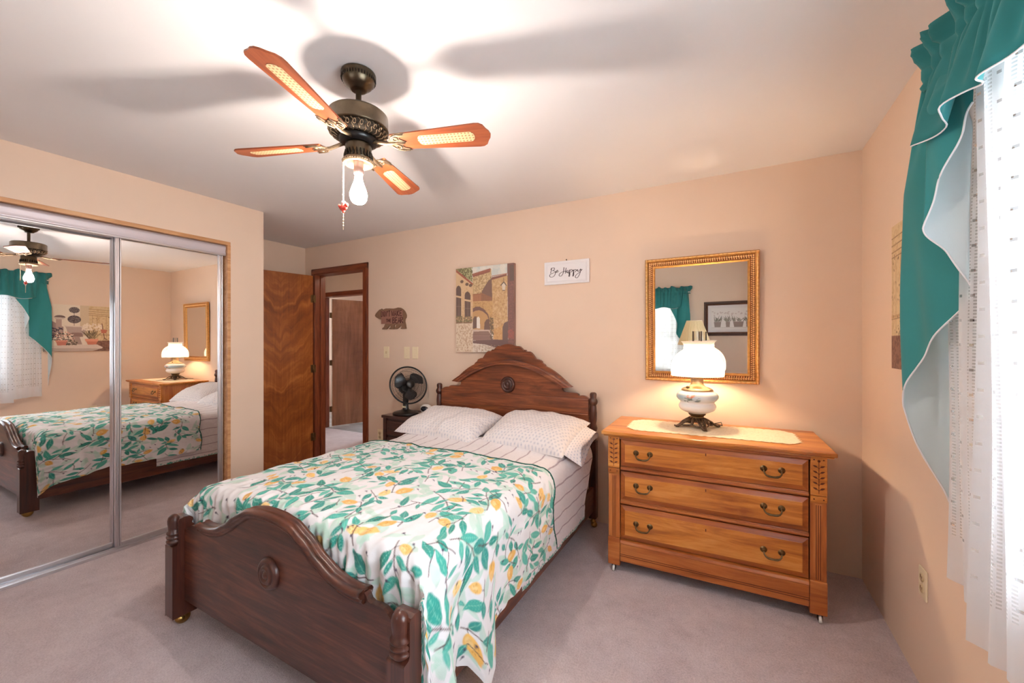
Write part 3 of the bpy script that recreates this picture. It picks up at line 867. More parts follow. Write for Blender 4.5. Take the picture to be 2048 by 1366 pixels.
k = len(ring[0]); vs = [p for r in ring for p in r]; fs = []
for i in range(60):
    for j in range(k - 1): fs.append((i * k + j, i * k + j + 1, (i + 1) * k + j + 1, (i + 1) * k + j))
fs.append(tuple(range(k))); fs.append(tuple(60 * k + j for j in range(k))[::-1])
mb.add(vs, fs, 0, True); mb.build('serpentine_moulding', M['oak'], bed)
MB().lathe([(r * .95, z) for r, z in rosette], 40, T=Matrix.Translation((.005, FBY - .012, .432)) @ Matrix.Rotation(PI / 2, 4, 'X')).build('footboard_rosette', M['oak_v'], bed)
def foot_post(sx):
    # flat post, scroll-cut top with ring turnings on its face
    x = sx * .722; w_ = .036
    prof = [(-.060, .045), (-.060, .382), (-.040, .388), (-.036, .400), (-.036, .500), (-.030, .508), (-.012, .513), (.010, .510), (.022, .500), (.024, .488), (.016, .478), (.026, .468), (.036, .452), (.040, .430), (.040, .045)]
    mb = MB().prism(prof, x - w_, x + w_, lambda a, b, c: (c, FBY + a, b))
    mb.build('foot_post', M['oak_v'], bed, .006, 3)
    mb = MB().lathe([(.020, .385), (.027, .392), (.034, .399), (.034, .407), (.023, .412), (.033, .418), (.034, .425), (.023, .431), (.032, .437), (.033, .444), (.024, .451), (.0255, .470), (.028, .485), (.0285, .500), (.025, .514), (.016, .524), (.006, .528), (0, .5285)], 24, (x, FBY - .040, 0), sy=.85)
    mb.build('ring_turning', M['oak_v'], bed)
    caster(x + (.008 if sx < 0 else .0), FBY - .006, bed, M['brass'], .030)
foot_post(1); foot_post(-1)
for s in (1, -1):
    MB().box(s * .698, s * .724, FBY + .014, HBY - .016, .118, .295).build('side_rail', M['oak_y'], bed, .004)

# ---- mattress with its dotted sheet
def dotted(nx, ny, res, seed, base=lin(236, 229, 228), blue=lin(176, 178, 194), pitch=.027):
    p = Paint(nx, ny, res, base); g = random.Random(seed); j = 0; y = .01
    while y < ny:
        x = .006 + (pitch * .5 if j % 2 else 0)
        while x < nx:
            p.ell(x + g.uniform(-.003, .003), y + g.uniform(-.003, .003), .0050, .0034, blue, g.uniform(0, 3), .9)
            x += pitch
        y += pitch * .72; j += 1
    return p
def superbox(name, cx, cy, z0, z1, hx, hy, mat, parent, e=8, colr=None):
    nu, nv = 96, 40; P = np.zeros((nv, nu, 3))
    for j in range(nv):
        b = -PI / 2 + PI * j / (nv - 1)
        cb = abs(math.cos(b)) ** (2 / 6.0); sb = math.copysign(abs(math.sin(b)) ** (2 / 6.0), math.sin(b))
        for i in range(nu):
            a = 2 * PI * i / nu
            P[j, i] = (cx + hx * cb * math.copysign(abs(math.cos(a)) ** (2 / e), math.cos(a)), cy + hy * cb * math.copysign(abs(math.sin(a)) ** (2 / e), math.sin(a)), (z0 + z1) / 2 + (z1 - z0) / 2 * sb)
    return grid_obj(name, P, mat, parent, wrap=True)
mat_t = thing('mattress', 'mattress in a pale blue dotted sheet showing at the pillow end', 'mattress', (BX, BY, .30))
M['dot_sheet'] = plain('pale_blue_sheet', lin(222, 226, 236), .9)
superbox('mattress_body', 0, 0, 0, .318, .700, .905, M['dot_sheet'], mat_t, 14)

# ---- quilts
def drape(s, y, zl, zr, z0, flare_l, flare_r, crown=.018, flat=.64, r=.10):
    """cloth over the bed: s = signed arc length from the middle, returns x offset and z"""
    sg = np.sign(s); a = np.abs(s); q = r * PI / 2
    zh = np.where(sg > 0, zr, zl); fl = np.where(sg > 0, flare_r, flare_l)
    x = np.where(a < flat, a, np.where(a < flat + q, flat + r * np.sin(np.clip((a - flat) / r, 0, PI / 2)), flat + r))
    z = np.where(a < flat, z0 + crown * (1 - (a / flat) ** 2), np.where(a < flat + q, z0 - r * (1 - np.cos(np.clip((a - flat) / r, 0, PI / 2))), z0 - r))
    fr = np.clip((a - flat - q) / (SMAX - flat - q), 0, 1)
    z = np.where(a > flat + q, z0 - r - (z0 - r - zh) * fr, z)
    x = x + fl * fr ** .8
    return sg * x, z, fr
SMAX = 1.22
def interp(x, tab):
    xs = [t_[0] for t_ in tab]; ys = [t_[1] for t_ in tab]; return np.interp(x, xs, ys)

# striped quilt
res = .005
sA = np.arange(-SMAX, SMAX + 1e-6, res); yA = np.arange(1.70, 2.86, res)
S_, Y_ = np.meshgrid(sA, yA)
Yw = np.minimum(Y_, 2.86 - .28 * np.clip((np.abs(S_) - .70) / .4, 0, 1) * (Y_ - 1.7) / 1.16)
fold = np.sin(Y_ * 2 * PI / .34 + .6) * .010 + np.sin(Y_ * 2 * PI / .13 + S_ * 3) * .004
X_, Z_, FR = drape(S_, Yw, .200, .165, .612, .016 + fold * .6, .006 + fold * .4, .030, .630)
wr = waves(S_, Y_, 5, 20, .03, .22) * .0032 + waves(S_, Y_, 6, 20, .018, .05) * .0011
Z_ = Z_ + wr * (1 - FR) + .02 * np.exp(-((Yw - 2.42) / .08) ** 2) * (1 - FR) * (np.abs(S_) < .66)
X_ = X_ + np.sign(S_) * wr * np.clip((np.abs(S_) - .62) / .12, 0, 1)
pt = Paint(2 * SMAX, yA[-1] - yA[0], res, lin(240, 233, 234))
stripe = lin(170, 146, 156)
gq = random.Random(4)
for k in range(22):
    sx_ = SMAX - 1.165 + k * .108
    y = 0
    while y < 1.16:
        L = gq.uniform(.010, .022); pt.line([(sx_ + .0025 * math.sin(y * 40 + k), y), (sx_ + .0025 * math.sin((y + L) * 40 + k), y + L)], .0040, stripe, .95); y += L + gq.uniform(.000, .005)
# printed binding along the lower hems
for k in range(900):
    e = gq.choice((0.006, 2 * SMAX - .006)); pt.leaf(e + gq.uniform(-.006, .006), gq.uniform(0, 1.16), gq.uniform(0, 6), gq.uniform(.012, .024), .005, lin(48, 160, 140) if k % 3 else lin(240, 240, 240))
pt.speck(.012, 3, 2)
q1 = thing('striped_quilt', 'white quilt with mauve dashed stripes under the lemon bedspread', 'quilt', (BX, BY, .60))
M['quilt'] = attr_mat('white_stitched_cotton', .9, .35, transl=0, sheen=.2, quilt=46)
P = np.stack([X_, Yw - BY, Z_ - .60], -1)
ny, nx = P.shape[:2]
grid_obj('quilt_cloth', P, M['quilt'], q1, pt.a[:ny, :nx])

# lemon bedspread
res = .004
sA = np.arange(-SMAX, SMAX + 1e-6, res); tA = np.arange(0, 1.46, res)         # t runs from the head edge to the foot
S_, T_ = np.meshgrid(sA, tA)
head = 2.10 - .045 * np.sin(S_ * 2.1 + 1.2) - .10 * np.clip((np.abs(S_) - .6) / .3, 0, 1) + .012 * np.sin(S_ * 11) + .03 * np.clip((S_ - 0) / .6, 0, 1)
YF = 1.005
yr = head - T_
rr = .055
beyond = np.clip(YF + rr - yr, 0, None)                                       # cloth past the mattress end
yy = np.where(beyond > 0, YF + rr - rr * np.sin(np.clip(beyond / rr, 0, PI / 2)), yr)
dz = np.where(beyond > 0, rr * (1 - np.cos(np.clip(beyond / rr, 0, PI / 2))) + np.clip(beyond - rr * PI / 2, 0, None), 0)
wtop = 1 / (1 + np.exp((np.abs(S_) - .755) / .016))
zr_tab = [(.94, .026), (1.06, .035), (1.13, .07), (1.19, .160), (1.23, .150), (1.28, .060), (1.325, .034), (1.37, .085), (1.40, .205), (1.52, .232), (1.63, .215), (1.70, .230), (1.78, .215), (1.87, .222), (2.2, .21)]
zl_tab = [(.94, .16), (1.02, .19), (1.12, .23), (1.22, .255), (1.41, .285), (2.2, .285)]
yside = np.where(np.abs(S_) > .66, np.maximum(yr, .985 + (yr - .985) * .12), yy)
ymix = yy * wtop + yside * (1 - wtop)
near = np.clip((1.48 - ymix) / .42, 0, 1)
fr_ = np.sin(ymix * 2 * PI / .29 - .55 - 2 * PI * (1.325 / .29) + PI / 2 + .55)
flR = .004 + near * (.030 + .075 * fr_) + .008 * np.sin(ymix * 2 * PI / .11 + S_ * 4) * (.3 + near)
flL = .040 + near * .045 * np.sin(ymix * 2 * PI / .30 + 1.0) + .008 * np.sin(ymix * 2 * PI / .12)
X_, Z_, FR = drape(S_, ymix, interp(ymix, zl_tab), interp(ymix, zr_tab), .634, flL, flR, .026, .658)
gath = np.clip((1.30 - yy) / .30, 0, 1)
wr = waves(S_, T_, 11, 24, .05, .30) * .0070 + waves(S_, T_, 12, 24, .025, .08) * .0026
wr += gath * (np.sin(S_ * 2 * PI / .052 + 3.5 * np.sin(T_ * 9) + 2.5 * np.sin(S_ * 13 + 2) + 2 * np.sin(S_ * 5.3)) * .0026 + waves(S_ * 1.0, T_ * .25, 13, 16, .03, .10) * .006)
Z_ = Z_ - dz * wtop + wr * (1 - FR) * np.clip(1 - dz / .08, .12, 1)
ymix = ymix + np.clip(dz / .06, 0, 1) * wtop * (wr * 1.6 - .006)
ymix = np.maximum(ymix, .9690 + .002 * np.clip(dz, 0, 1))
X_ = X_ + np.sign(S_) * wr * np.clip((np.abs(S_) - .62) / .12, 0, 1)
Z_ = np.maximum(Z_, .022)
WC, LC = sA[-1] - sA[0], tA[-1]
pt = Paint(WC, LC, res, lin(240, 238, 240))
gq = random.Random(21)
GREEN = [lin(54, 158, 144), lin(42, 142, 128), lin(72, 172, 156), lin(58, 150, 140), lin(92, 182, 166)]
VEIN = lin(140, 206, 186); MINT = lin(182, 220, 202); LEM = [lin(242, 196, 118), lin(248, 212, 144), lin(236, 184, 100)]
TWIG = lin(84, 48, 52); BUD = lin(66, 52, 82)
def lemon(x, y, an, sz):
    c = gq.choice(LEM)
    pt.ell(x, y, sz, sz * .70, c, an); pt.ell(x + math.cos(an) * sz * .92, y + math.sin(an) * sz * .92, sz * .28, sz * .2, c, an)
    pt.ell(x - math.cos(an) * sz * .2, y + sz * .22, sz * .5, sz * .28, lin(250, 222, 164), an, .55)
    for _ in range(12):
        a = gq.uniform(0, 6.28); q = sz * .62 * math.sqrt(gq.random()); pt.ell(x + math.cos(a) * q, y + math.sin(a) * q * .7, .0022, .0016, lin(206, 138, 58), 0, .8)
taken = []
def free(x, y, r):
    if any((x - a) ** 2 + (y - b) ** 2 < (r + q) ** 2 for a, b, q in taken): return False
    taken.append((x, y, r)); return True
def sprig(x, y, an, sc_=1.0):
    n = gq.randint(2, 4); pts = [(x, y)]; a = an
    for k in range(n):
        a += gq.uniform(-.35, .35); L = gq.uniform(.030, .046) * sc_
        pts.append((pts[-1][0] + math.cos(a) * L, pts[-1][1] + math.sin(a) * L))
    pt.line(pts, .0021 * sc_, TWIG)
    if gq.random() < .80:
        k = gq.randint(0, n - 1); la = a + gq.choice((1, -1)) * gq.uniform(1.0, 2.0); p = pts[k]
        sz = gq.uniform(.028, .040) * sc_
        q = (p[0] + math.cos(la) * (sz + .016), p[1] + math.sin(la) * (sz + .016))
        if free(q[0], q[1], sz * .8): pt.line([p, q], .0014, TWIG); lemon(q[0], q[1], la + gq.uniform(-.3, .3), sz)
    for k, p in enumerate(pts[1:]):
        for sd in ((1, -1) if gq.random() < .6 else (gq.choice((1, -1)),)):
            la = a + sd * gq.uniform(.55, 1.15); L = gq.uniform(.055, .112) * sc_
            st = gq.uniform(.006, .014); q = (p[0] + math.cos(la) * st, p[1] + math.sin(la) * st)
            
            if not free(q[0] + math.cos(la) * L * .5, q[1] + math.sin(la) * L * .5, L * .235): continue
            pt.line([p, q], .0014, TWIG); pt.leaf(q[0], q[1], la, L, L * gq.uniform(.16, .25), gq.choice(GREEN), VEIN)
    if free(pts[-1][0] + math.cos(a) * .035, pts[-1][1] + math.sin(a) * .035, .020): pt.leaf(pts[-1][0], pts[-1][1], a, gq.uniform(.06, .09) * sc_, .017 * sc_, gq.choice(GREEN), VEIN)
for k in range(560):
    pt.leaf(gq.uniform(0, WC), gq.uniform(0, LC), gq.uniform(0, 6.28), gq.uniform(.06, .13), gq.uniform(.012, .024), MINT, None, .60)
placed = []
for k in range(4000):
    x, y = gq.uniform(0, WC), gq.uniform(0, LC)
    if all((x - a) ** 2 + (y - b) ** 2 > .096 ** 2 for a, b in placed):
        placed.append((x, y)); sprig(x, y, gq.uniform(0, 6.28), gq.uniform(.85, 1.1))
for k in range(300):
    x, y = gq.uniform(0, WC), gq.uniform(0, LC); pt.ell(x, y, .006, .0042, BUD, gq.uniform(0, 3)); pt.line([(x, y), (x + .012, y + .008)], .0012, BUD)
for x in np.arange(0, WC, .009):
    if gq.random() < .8: pt.leaf(x, gq.uniform(.002, .006), gq.uniform(-.5, .5), .016, .006, lin(20, 108, 92))
q2 = thing('bedspread', 'white bedspread printed with teal leaves and yellow lemons', 'bedspread', (BX, BY, .63))
M['spread'] = attr_mat('printed_cotton', .85, .12, 300, sheen=.15)
P = np.stack([X_, ymix - BY, Z_ - .63], -1); ny, nx = P.shape[:2]
o = grid_obj('spread_cloth', P, M['spread'], q2, pt.a[:ny, :nx], flip=True)
# bound edge at the head end
ed = [tuple(P[1, i] + np.array([0, .001, .002])) for i in range(0, nx, 3)]
MB().tube(ed, .0036, 6).build('bound_edge', plain('dark_teal_binding', lin(24, 92, 80), .9), q2)

# ---- pillows
M['pillow'] = attr_mat('dotted_pillowcase', .9, .1, 350, sheen=.15)
def pillow(label, loc, rx, rz, wd, dp, h, seed, openend):
    t = thing('pillow', label, 'pillow', loc, rz, 'pillows')
    res = .006; nu, nv = int(wd / res), int(dp / res)
    u = np.linspace(-1, 1, nu); v = np.linspace(-1, 1, nv); U, V = np.meshgrid(u, v)
    th = (np.clip(1 - np.abs(U) ** 3.2, 0, 1) ** .55) * (np.clip(1 - np.abs(V) ** 2.6, 0, 1) ** .6)
    X = wd / 2 * U * (1 - .05 * (1 - V ** 2) * np.abs(U) ** 6); Y = dp / 2 * V * (1 - .07 * (1 - U ** 2) * np.abs(V) ** 6)
    wz = waves(X, Y, seed, 18, .05, .3) * .010 + waves(X, Y, seed + 1, 20, .03, .09) * .003
    edge = 1 - np.clip(th * 1.6, 0, 1)
    wz2 = edge * np.sin(np.arctan2(V, U) * 26 + 2 * np.sin(np.arctan2(V, U) * 5)) * .004
    ca, sa = math.cos(rx), math.sin(rx)
    pt = dotted(wd + .02, dp + .02, res, seed)
    for top_ in (1, 0):
        Z = th * h * (.72 if top_ else -.28) + (wz + wz2) * np.clip(th * 3, 0, 1)
        Yr, Zr = Y * ca - Z * sa, Y * sa + Z * ca
        # the underside settles flat on the bed
        P = np.stack([X, Yr, Zr], -1)
        grid_obj('case_top' if top_ else 'case_underside', P, M['pillow'], t, pt.a[:nv, :nu], flip=not top_)
    if openend:
        n = 40; n = 168; P = np.zeros((24, n, 3)); c = np.zeros((24, n, 3)); c[:] = lin(232, 224, 224)
        for jj in range(2, 24, 4):
            for ii in range((jj // 4) % 2 * 2, n - 1, 5): c[jj, ii] = c[jj, ii + 1] = lin(172, 176, 194)
        for j in range(24):
            s = j / 23
            for i in range(n):
                a = 2 * PI * i / n
                yv = dp / 2 * (.80 + .04 * s) * math.cos(a); zv = h * (.10 + .16 * s) * math.sin(a) * (1 + .6 * math.sin(a * 3 + 1) * s) - .03 * s
                P[j, i] = (wd / 2 * (.93) + .095 * s + .018 * math.cos(2 * a) * s - .02 * s * math.cos(a), yv * ca - zv * sa, yv * sa + zv * ca - .03 * s)
        grid_obj('open_case_end', P, M['pillow'], t, c, wrap=True, solid=.002)
    return t
pillow('left dotted white pillow, next to the table fan', (BX - .362, 2.590, .690), math.radians(12), math.radians(-4.0), .76, .50, .165, 31, False)
pillow('right dotted white pillow with open case end by the dresser', (BX + .370, 2.600, .698), math.radians(16), math.radians(-3.5), .66, .50, .175, 37, True)

# ================================================================== NIGHTSTAND, TABLE FAN, CLOCK
t = thing('nightstand', 'dark walnut nightstand under the black table fan', 'nightstand', (-2.565, 2.77, 0))
mb = MB().box(-.160, .160, -.135, .16, .12, .675)
for s in (1, -1):
    mb.box(s * .165 - .018, s * .165 + .018, -.150, -.112, 0, .675); mb.box(s * .165 - .018, s * .165 + .018, .13, .165, 0, .675)
mb.build('carcass', M['walnut'], t, .003)
MB().box(-.190, .190, -.165, .18, .675, .700).build('top', M['walnut'], t, .005)
for z0, z1 in ((.525, .655), (.365, .505), (.205, .345)):
    d = MB().box(-.140, .140, -.150, -.134, z0, z1).box(-.125, .125, -.155, -.148, z0 + .015, z1 - .015).build('drawer', M['walnut'], t, .003)
    MB().lathe([(0, 0), (.006, 0), (.006, .012), (.013, .016), (.012, .022), (0, .024)], 16, T=Matrix.Translation((0, -.154, (z0 + z1) / 2)) @ Matrix.Rotation(PI / 2, 4, 'X')).build('knob', M['brass_d'], d)

FX, FY = -2.585, 2.735
t = thing('table_fan', 'black round table fan on the nightstand', 'fan', (FX, FY, .70), 0)
mb = MB().lathe([(0, .0), (.118, .0), (.122, .006), (.121, .014), (.112, .022), (.085, .030), (.052, .037), (.034, .046), (0, .05)], 40, sx=1.0, sy=.86)
mb.build('base', M['black'], t)
MB().lathe([(.030, .04), (.026, .06), (.024, .10), (.026, .15), (.030, .18), (0, .19)], 24).build('pole', M['black'], t)
for k, x in enumerate((-.014, .002, .017)):
    MB().box(x - .006, x + .006, -.031, -.022, .062, .078).build('speed_button', M['ivory'], t, .002)
hc = Vector((.045, -.015, .265)); dr = Vector((.84, -.44, .30)).normalized()
zx = dr; xx = Vector((0, 0, 1)).cross(zx).normalized(); yx = zx.cross(xx)
HT = Matrix((( xx.x, yx.x, zx.x, hc.x), (xx.y, yx.y, zx.y, hc.y), (xx.z, yx.z, zx.z, hc.z), (0, 0, 0, 1)))
R = .166
def guard(zr, zc, name, R=R):
    mb = MB()
    for r, z in ((R, zr),): mb.tube([(r * math.cos(a), r * math.sin(a), z) for a in [2 * PI * k / 60 for k in range(60)]], .0042, 6, True, T=HT)
    n = 84
    for k in range(n):
        a = 2 * PI * k / n
        mb.tube([(r * math.cos(a + tw), r * math.sin(a + tw), z) for r, z, tw in ((.032, zc, 0), (.075, zc * .96 + zr * .04, .03), (.120, zc * .75 + zr * .25, .05), (.150, zc * .4 + zr * .6, .06), (R, zr, .06))], .0009, 4, T=HT)
    for r, q in ((.075, .04), (.135, .42)):
        mb.tube([(r * math.cos(a), r * math.sin(a), zc * (1 - q) + zr * q) for a in [2 * PI * k / 48 for k in range(48)]], .0014, 5, True, T=HT)
    return mb.build(name, M['black'], t)
guard(.012, .058, 'front_grille'); guard(.006, -.050, 'rear_grille')
mb = MB().tube([(R * math.cos(a), R * math.sin(a), .009) for a in [2 * PI * k / 60 for k in range(60)]], .0075, 8, True, T=HT); mb.build('rim', M['black'], t)
MB().lathe([(0, .054), (.036, .054), (.038, .060), (.034, .066), (0, .068)], 32, T=HT).build('center_badge', M['black'], t)
MB().lathe([(0, -.150), (.03, -.148), (.050, -.135), (.056, -.10), (.056, -.065), (.045, -.05), (.012, -.045), (.010, .0), (.026, .004), (.030, .02), (.022, .034), (0, .038)], 32, T=HT).build('motor_housing', M['black'], t)
for k in range(3):
    nu, nv = 14, 10; P = np.zeros((nv, nu, 3)); a0 = 2 * PI * k / 3 + .5
    for j in range(nv):
        s = j / (nv - 1); r = .022 + (.140 - .022) * s
        w0 = -.30 - .35 * s; w1 = .45 + .38 * math.sin(PI * s * .75)
        for i in range(nu):
            q = i / (nu - 1); a = a0 + (w0 + (w1 - w0) * q) * (1 - .25 * s ** 4)
            z = .018 - .036 * (q - .5) * (1 - .3 * s) * 1.3 + .006 * math.sin(PI * q)
            rr_ = r - .016 * s ** 3 * abs(q - .45) * 2
            P[j, i] = HT @ Vector((rr_ * math.cos(a), rr_ * math.sin(a), z))
    grid_obj('fan_blade', P, M['black_blade'], t, solid=.0016)
mb = MB().tube([hc - dr * .10, Vector((-.01, .01, .21)), Vector((0, 0, .18))], .022, 14); mb.build('tilt_neck', M['black'], t)
mb = MB().tube([(.05, .07, .02), (.08, .15, .008), (.085, .218, .004), (.09, .226, -.03), (.09, .227, -.5)], .003, 6); mb.build('power_cord', M['black'], t)

t = thing('alarm_clock', 'white rounded alarm clock behind the left pillow', 'clock', (-2.432, 2.835, .70))
R_ = Matrix.Rotation(math.radians(0), 4, 'Z')
MB().sphere((0, 0, .045), (.062, .042, .044), 28, 16).build('clock_case', M['white_pl'], t)
T = Matrix.Translation((0.004, -.026, .049)) @ Matrix.Diagonal((.044, .022, .026, 1))
MB().sphere((0, 0, 0), 1.0, 24, 12, T=T).build('clock_face', M['screen'], t)
MB().box(-.04, .04, -.03, .03, 0, .012).build('foot', M['white_pl'], t, .004)

# ================================================================== CHEST OF DRAWERS
dth = math.radians(1.6)
dr_t = thing('dresser', 'honey pine chest of three drawers with brass bail handles', 'dresser', (-.126, 2.388, 0), dth)
DW = .520; DD = .50
mb = MB()
mb.box(-DW + .004, -DW + .022, .028, DD - .01, .06, .795); mb.box(DW - .022, DW - .004, .028, DD - .01, .06, .795)   # sides
mb.box(-DW + .02, DW - .02, DD - .024, DD - .012, .06, .795)                        # back
mb.box(-DW + .02, DW - .02, .03, DD - .02, .19, .20)
mb.build('case', M['honey_v'], dr_t, .002)
mb = MB()
mb.box(-DW - .034, DW + .034, -.036, DD + .01, .806, .826); mb.box(-DW - .024, DW + .024, -.026, DD, .797, .806)
mb.build('top', M['honey'], dr_t, .006, 3)
mb = MB().box(-DW + .066, DW - .066, -.010, .03, .781, .797).box(-DW + .066, DW - .066, -.018, .0, .788, .797)
mb.build('top_moulding', M['honey_d'], dr_t, .003)
def pilaster(s):
    x0, x1 = (DW - .066, DW) if s > 0 else (-DW, -DW + .066)
    o = MB().box(x0, x1, .004, .034, .20, .797).build('corner_post', M['honey_v'], dr_t, .002)
    MB().box(x0 - .0, x1 + .0, -.008, .02, .612, .795).build('carved_block', M['honey'], o, .003)
    mb = MB().box(x0, x1, -.008, .02, .580, .609).box(x0 + .002, x1 - .002, .0, .02, .570, .582)
    mb.build('carved_band', M['honey'], o, .003)
    # cut leaf spray: one stem, five pairs of leaves
    c = (x0 + x1) / 2; mb = MB()
    mb.box(c - .0011, c + .0011, -.0092, -.007, .622, .775)
    mb.lathe([(0, 0), (.006, 0), (.0055, .0012), (0, .0016)], 14, T=Matrix.Translation((c, -.0078, .777)) @ Matrix.Rotation(PI / 2, 4, 'X'))
    for k in range(5):
        z = .634 + k * .0265
        for sd in (1, -1):
            p = [(c, z), (c + sd * .006, z + .0085)]
            mb.tube([(a, -.0085, b) for a, b in p], .0009, 5)
            L = []
            for q in range(9):
                s_ = q / 8; L.append((s_, .0042 * math.sin(PI * s_ ** .8)))
            ax = (sd * .019, .0085); 
            ln = math.hypot(*ax); ux, uz = ax[0] / ln, ax[1] / ln
            poly = [(c + sd * .005 + ux * ln * a - uz * b, z + .0075 + uz * ln * a + ux * b) for a, b in L] + [(c + sd * .005 + ux * ln * a + uz * b, z + .0075 + uz * ln * a - ux * b) for a, b in L[::-1][1:-1]]
            mb.prism(poly, -.0095, -.007)
    for dx in (-.019, .019):
        for z in (.783, .594): mb.lathe([(0, 0), (.0034, 0), (.003, .0014), (0, .0018)], 10, T=Matrix.Translation((c + dx, -.0078, z)) @ Matrix.Rotation(PI / 2, 4, 'X'))
    for dx in (-.0085, 0, .0085): mb.box(c + dx - .0013, c + dx + .0013, .0028, .006, .205, .562)
    mb.build('cut_leaf_spray', M['groove'], o)
    # plain foot block
    MB().box(x0 - .002, x1 + .002, -.004, .040, .040, .200).build('foot_block', M['honey_d'], o, .004)
    return o
pilaster(1); pilaster(-1)
for s in (1, -1):
    mb = MB().box(s * DW - s * .066, s * DW, DD - .05, DD - .012, .040, .20); mb.build('rear_foot', M['honey_v'], dr_t, .003)
DI = DW - .070
mb = MB()
for z in (.598, .402):
    mb.box(-DI, DI, .004, .034, z, z + .024); mb.box(-DI, DI, -.004, .01, z + .006, z + .019)
mb.build('drawer_rail', M['honey_d'], dr_t, .003)
mb = MB().box(-DI, DI, -.006, .03, .070, .176)
mb.prism([(-.010, .176), (-.004, .190), (.012, .197), (.03, .197), (.03, .17), (-.006, .17)], -DI, DI, lambda a, b, c: (c, a, b))
mb.build('base_rail', M['honey_d'], dr_t, .003)
mb = MB()
for z in (.103, .113): mb.box(-DI, DI, -.0072, -.005, z - .0015, z + .0015)
mb.build('base_groove', M['groove'], dr_t)
def handle(x, z, parent):
    mb = MB()
    for s in (1, -1):
        T = Matrix.Translation((x + s * .038, -.006, z)) @ Matrix.Rotation(PI / 2, 4, 'X')
        mb.lathe([(0, 0), (.0165, 0), (.0170, .002), (.0145, .005), (.0085, .007), (.0075, .011), (.0070, .015), (0, .017)], 22, T=T)
    pth = [(-.038, 0, 0), (-.038, -.004, -.006), (-.036, -.010, -.017), (-.029, -.014, -.026), (-.020, -.016, -.0295), (-.010, -.017, -.031), (0, -.017, -.0315), (.010, -.017, -.031), (.020, -.016, -.0295), (.029, -.014, -.026), (.036, -.010, -.017), (.038, -.004, -.006), (.038, 0, 0)]
    mb.tube([(x + a, -.016 + b, z + c) for a, b, c in pth], [.0036, .0036, .0036, .0040, .0056, .0052, .0048, .0052, .0056, .0040, .0036, .0036, .0036], 10)
    return mb.build('bail_handle', M['brass_d'], parent)
def drawer(z0, z1, hz):
    d = MB().box(-DI + .002, DI - .002, .0, .022, z0, z1).build('drawer', M['honey_edge'], dr_t, .001)
    # raised field with bevelled border
    mb = MB(); bw = .026; x0, x1 = -DI + .002, DI - .002
    o_ = [(x0 + .004, 0, z0 + .004), (x1 - .004, 0, z0 + .004), (x1 - .004, 0, z1 - .004), (x0 + .004, 0, z1 - .004)]
    i_ = [(x0 + bw, -.0085, z0 + bw), (x1 - bw, -.0085, z0 + bw), (x1 - bw, -.0085, z1 - bw), (x0 + bw, -.0085, z1 - bw)]
    k_ = [(a, .003, c) for a, b, c in o_]
    mb.add(k_ + o_ + i_, [(0, 1, 5, 4), (1, 2, 6, 5), (2, 3, 7, 6), (3, 0, 4, 7), (4, 5, 9, 8), (5, 6, 10, 9), (6, 7, 11, 10), (7, 4, 8, 11)], 0)
    mb.build('bevelled_border', M['honey_edge'], d)
    MB().box(x0 + bw - .001, x1 - bw + .001, -.0095, -.004, z0 + bw - .001, z1 - bw + .001).build('raised_field', M['honey'], d, .0015)
    for x in (-.322, .300): handle(x, hz, d)
    mb = MB().box(-.0025, .0025, -.0105, -.008, (z0 + z1) / 2 + .038, (z0 + z1) / 2 + .052); mb.build('keyhole', M['groove'], d)
drawer(.626, .778, .712); drawer(.430, .594, .524); drawer(.204, .398, .306)
for (x, y) in ((-DW + .030, .018), (DW - .026, .018), (-DW + .03, DD - .04), (DW - .03, DD - .04)):
    mb = MB().tube([(x - .006, y - .012, .0165), (x + .006, y - .012, .0165)], .016, 18)
    o = mb.build('caster_wheel', M['porcelain'], dr_t)
    mb = MB().box(x - .010, x - .0075, y - .018, y + .006, .012, .042).box(x + .0075, x + .010, y - .018, y + .006, .012, .042).box(x - .010, x + .010, y - .006, y + .008, .034, .042)
    mb.build('fork', M['bronze_dk'], o)

# doily
t = None
nx, ny = 221, 91
Ld, Wd = .885, .355
u = np.linspace(-1, 1, nx); v = np.linspace(-1, 1, ny); U, V = np.meshgrid(u, v)
px = U * Ld / 2; py = V * Wd / 2
per = np.arctan2(V * Wd, U * Ld)
k = np.maximum(np.abs(U), np.abs(V)) ** 10
px = px + k * np.cos(per) * .006 * np.sin(U * 60) * (np.abs(V) > np.abs(U)) + np.sign(U) * k * .006 * np.sin(V * 26 + .5) * (np.abs(U) >= np.abs(V))
py = py + np.sign(V) * k * .006 * np.sin(U * 62) * (np.abs(V) >= np.abs(U))
cr = np.clip(np.abs(U) * Ld / 2 - (Ld / 2 - .06), 0, None) / .06 * (np.clip(np.abs(V) * Wd / 2 - (Wd / 2 - .06), 0, None) / .06)
px -= np.sign(U) * cr * .03; py -= np.sign(V) * cr * .03
pz = waves(px, py, 8, 12, .05, .2) * .0004 + .0022
dpt = Paint(Ld, Wd, Ld / (nx - 1), lin(244, 226, 196))
gq = random.Random(2)
for _ in range(1500): dpt.ell(gq.uniform(0, Ld), gq.uniform(0, Wd), .004, .0022, lin(214, 186, 146), gq.uniform(0, 3), .55)
M['doily'] = attr_mat('crocheted_cream_lace', .95, .5, 220, sheen=.1)
do = grid_obj('table_runner', np.stack([px, py, pz], -1), M['doily'], None, np.resize(dpt.a[:ny, :nx], (ny, nx, 3)))
do.location = (-.132, 2.640, .826); do.rotation_euler = (0, 0, dth + math.radians(1.2))
tag(do, 'cream crocheted lace runner on the dresser top', 'table runner')

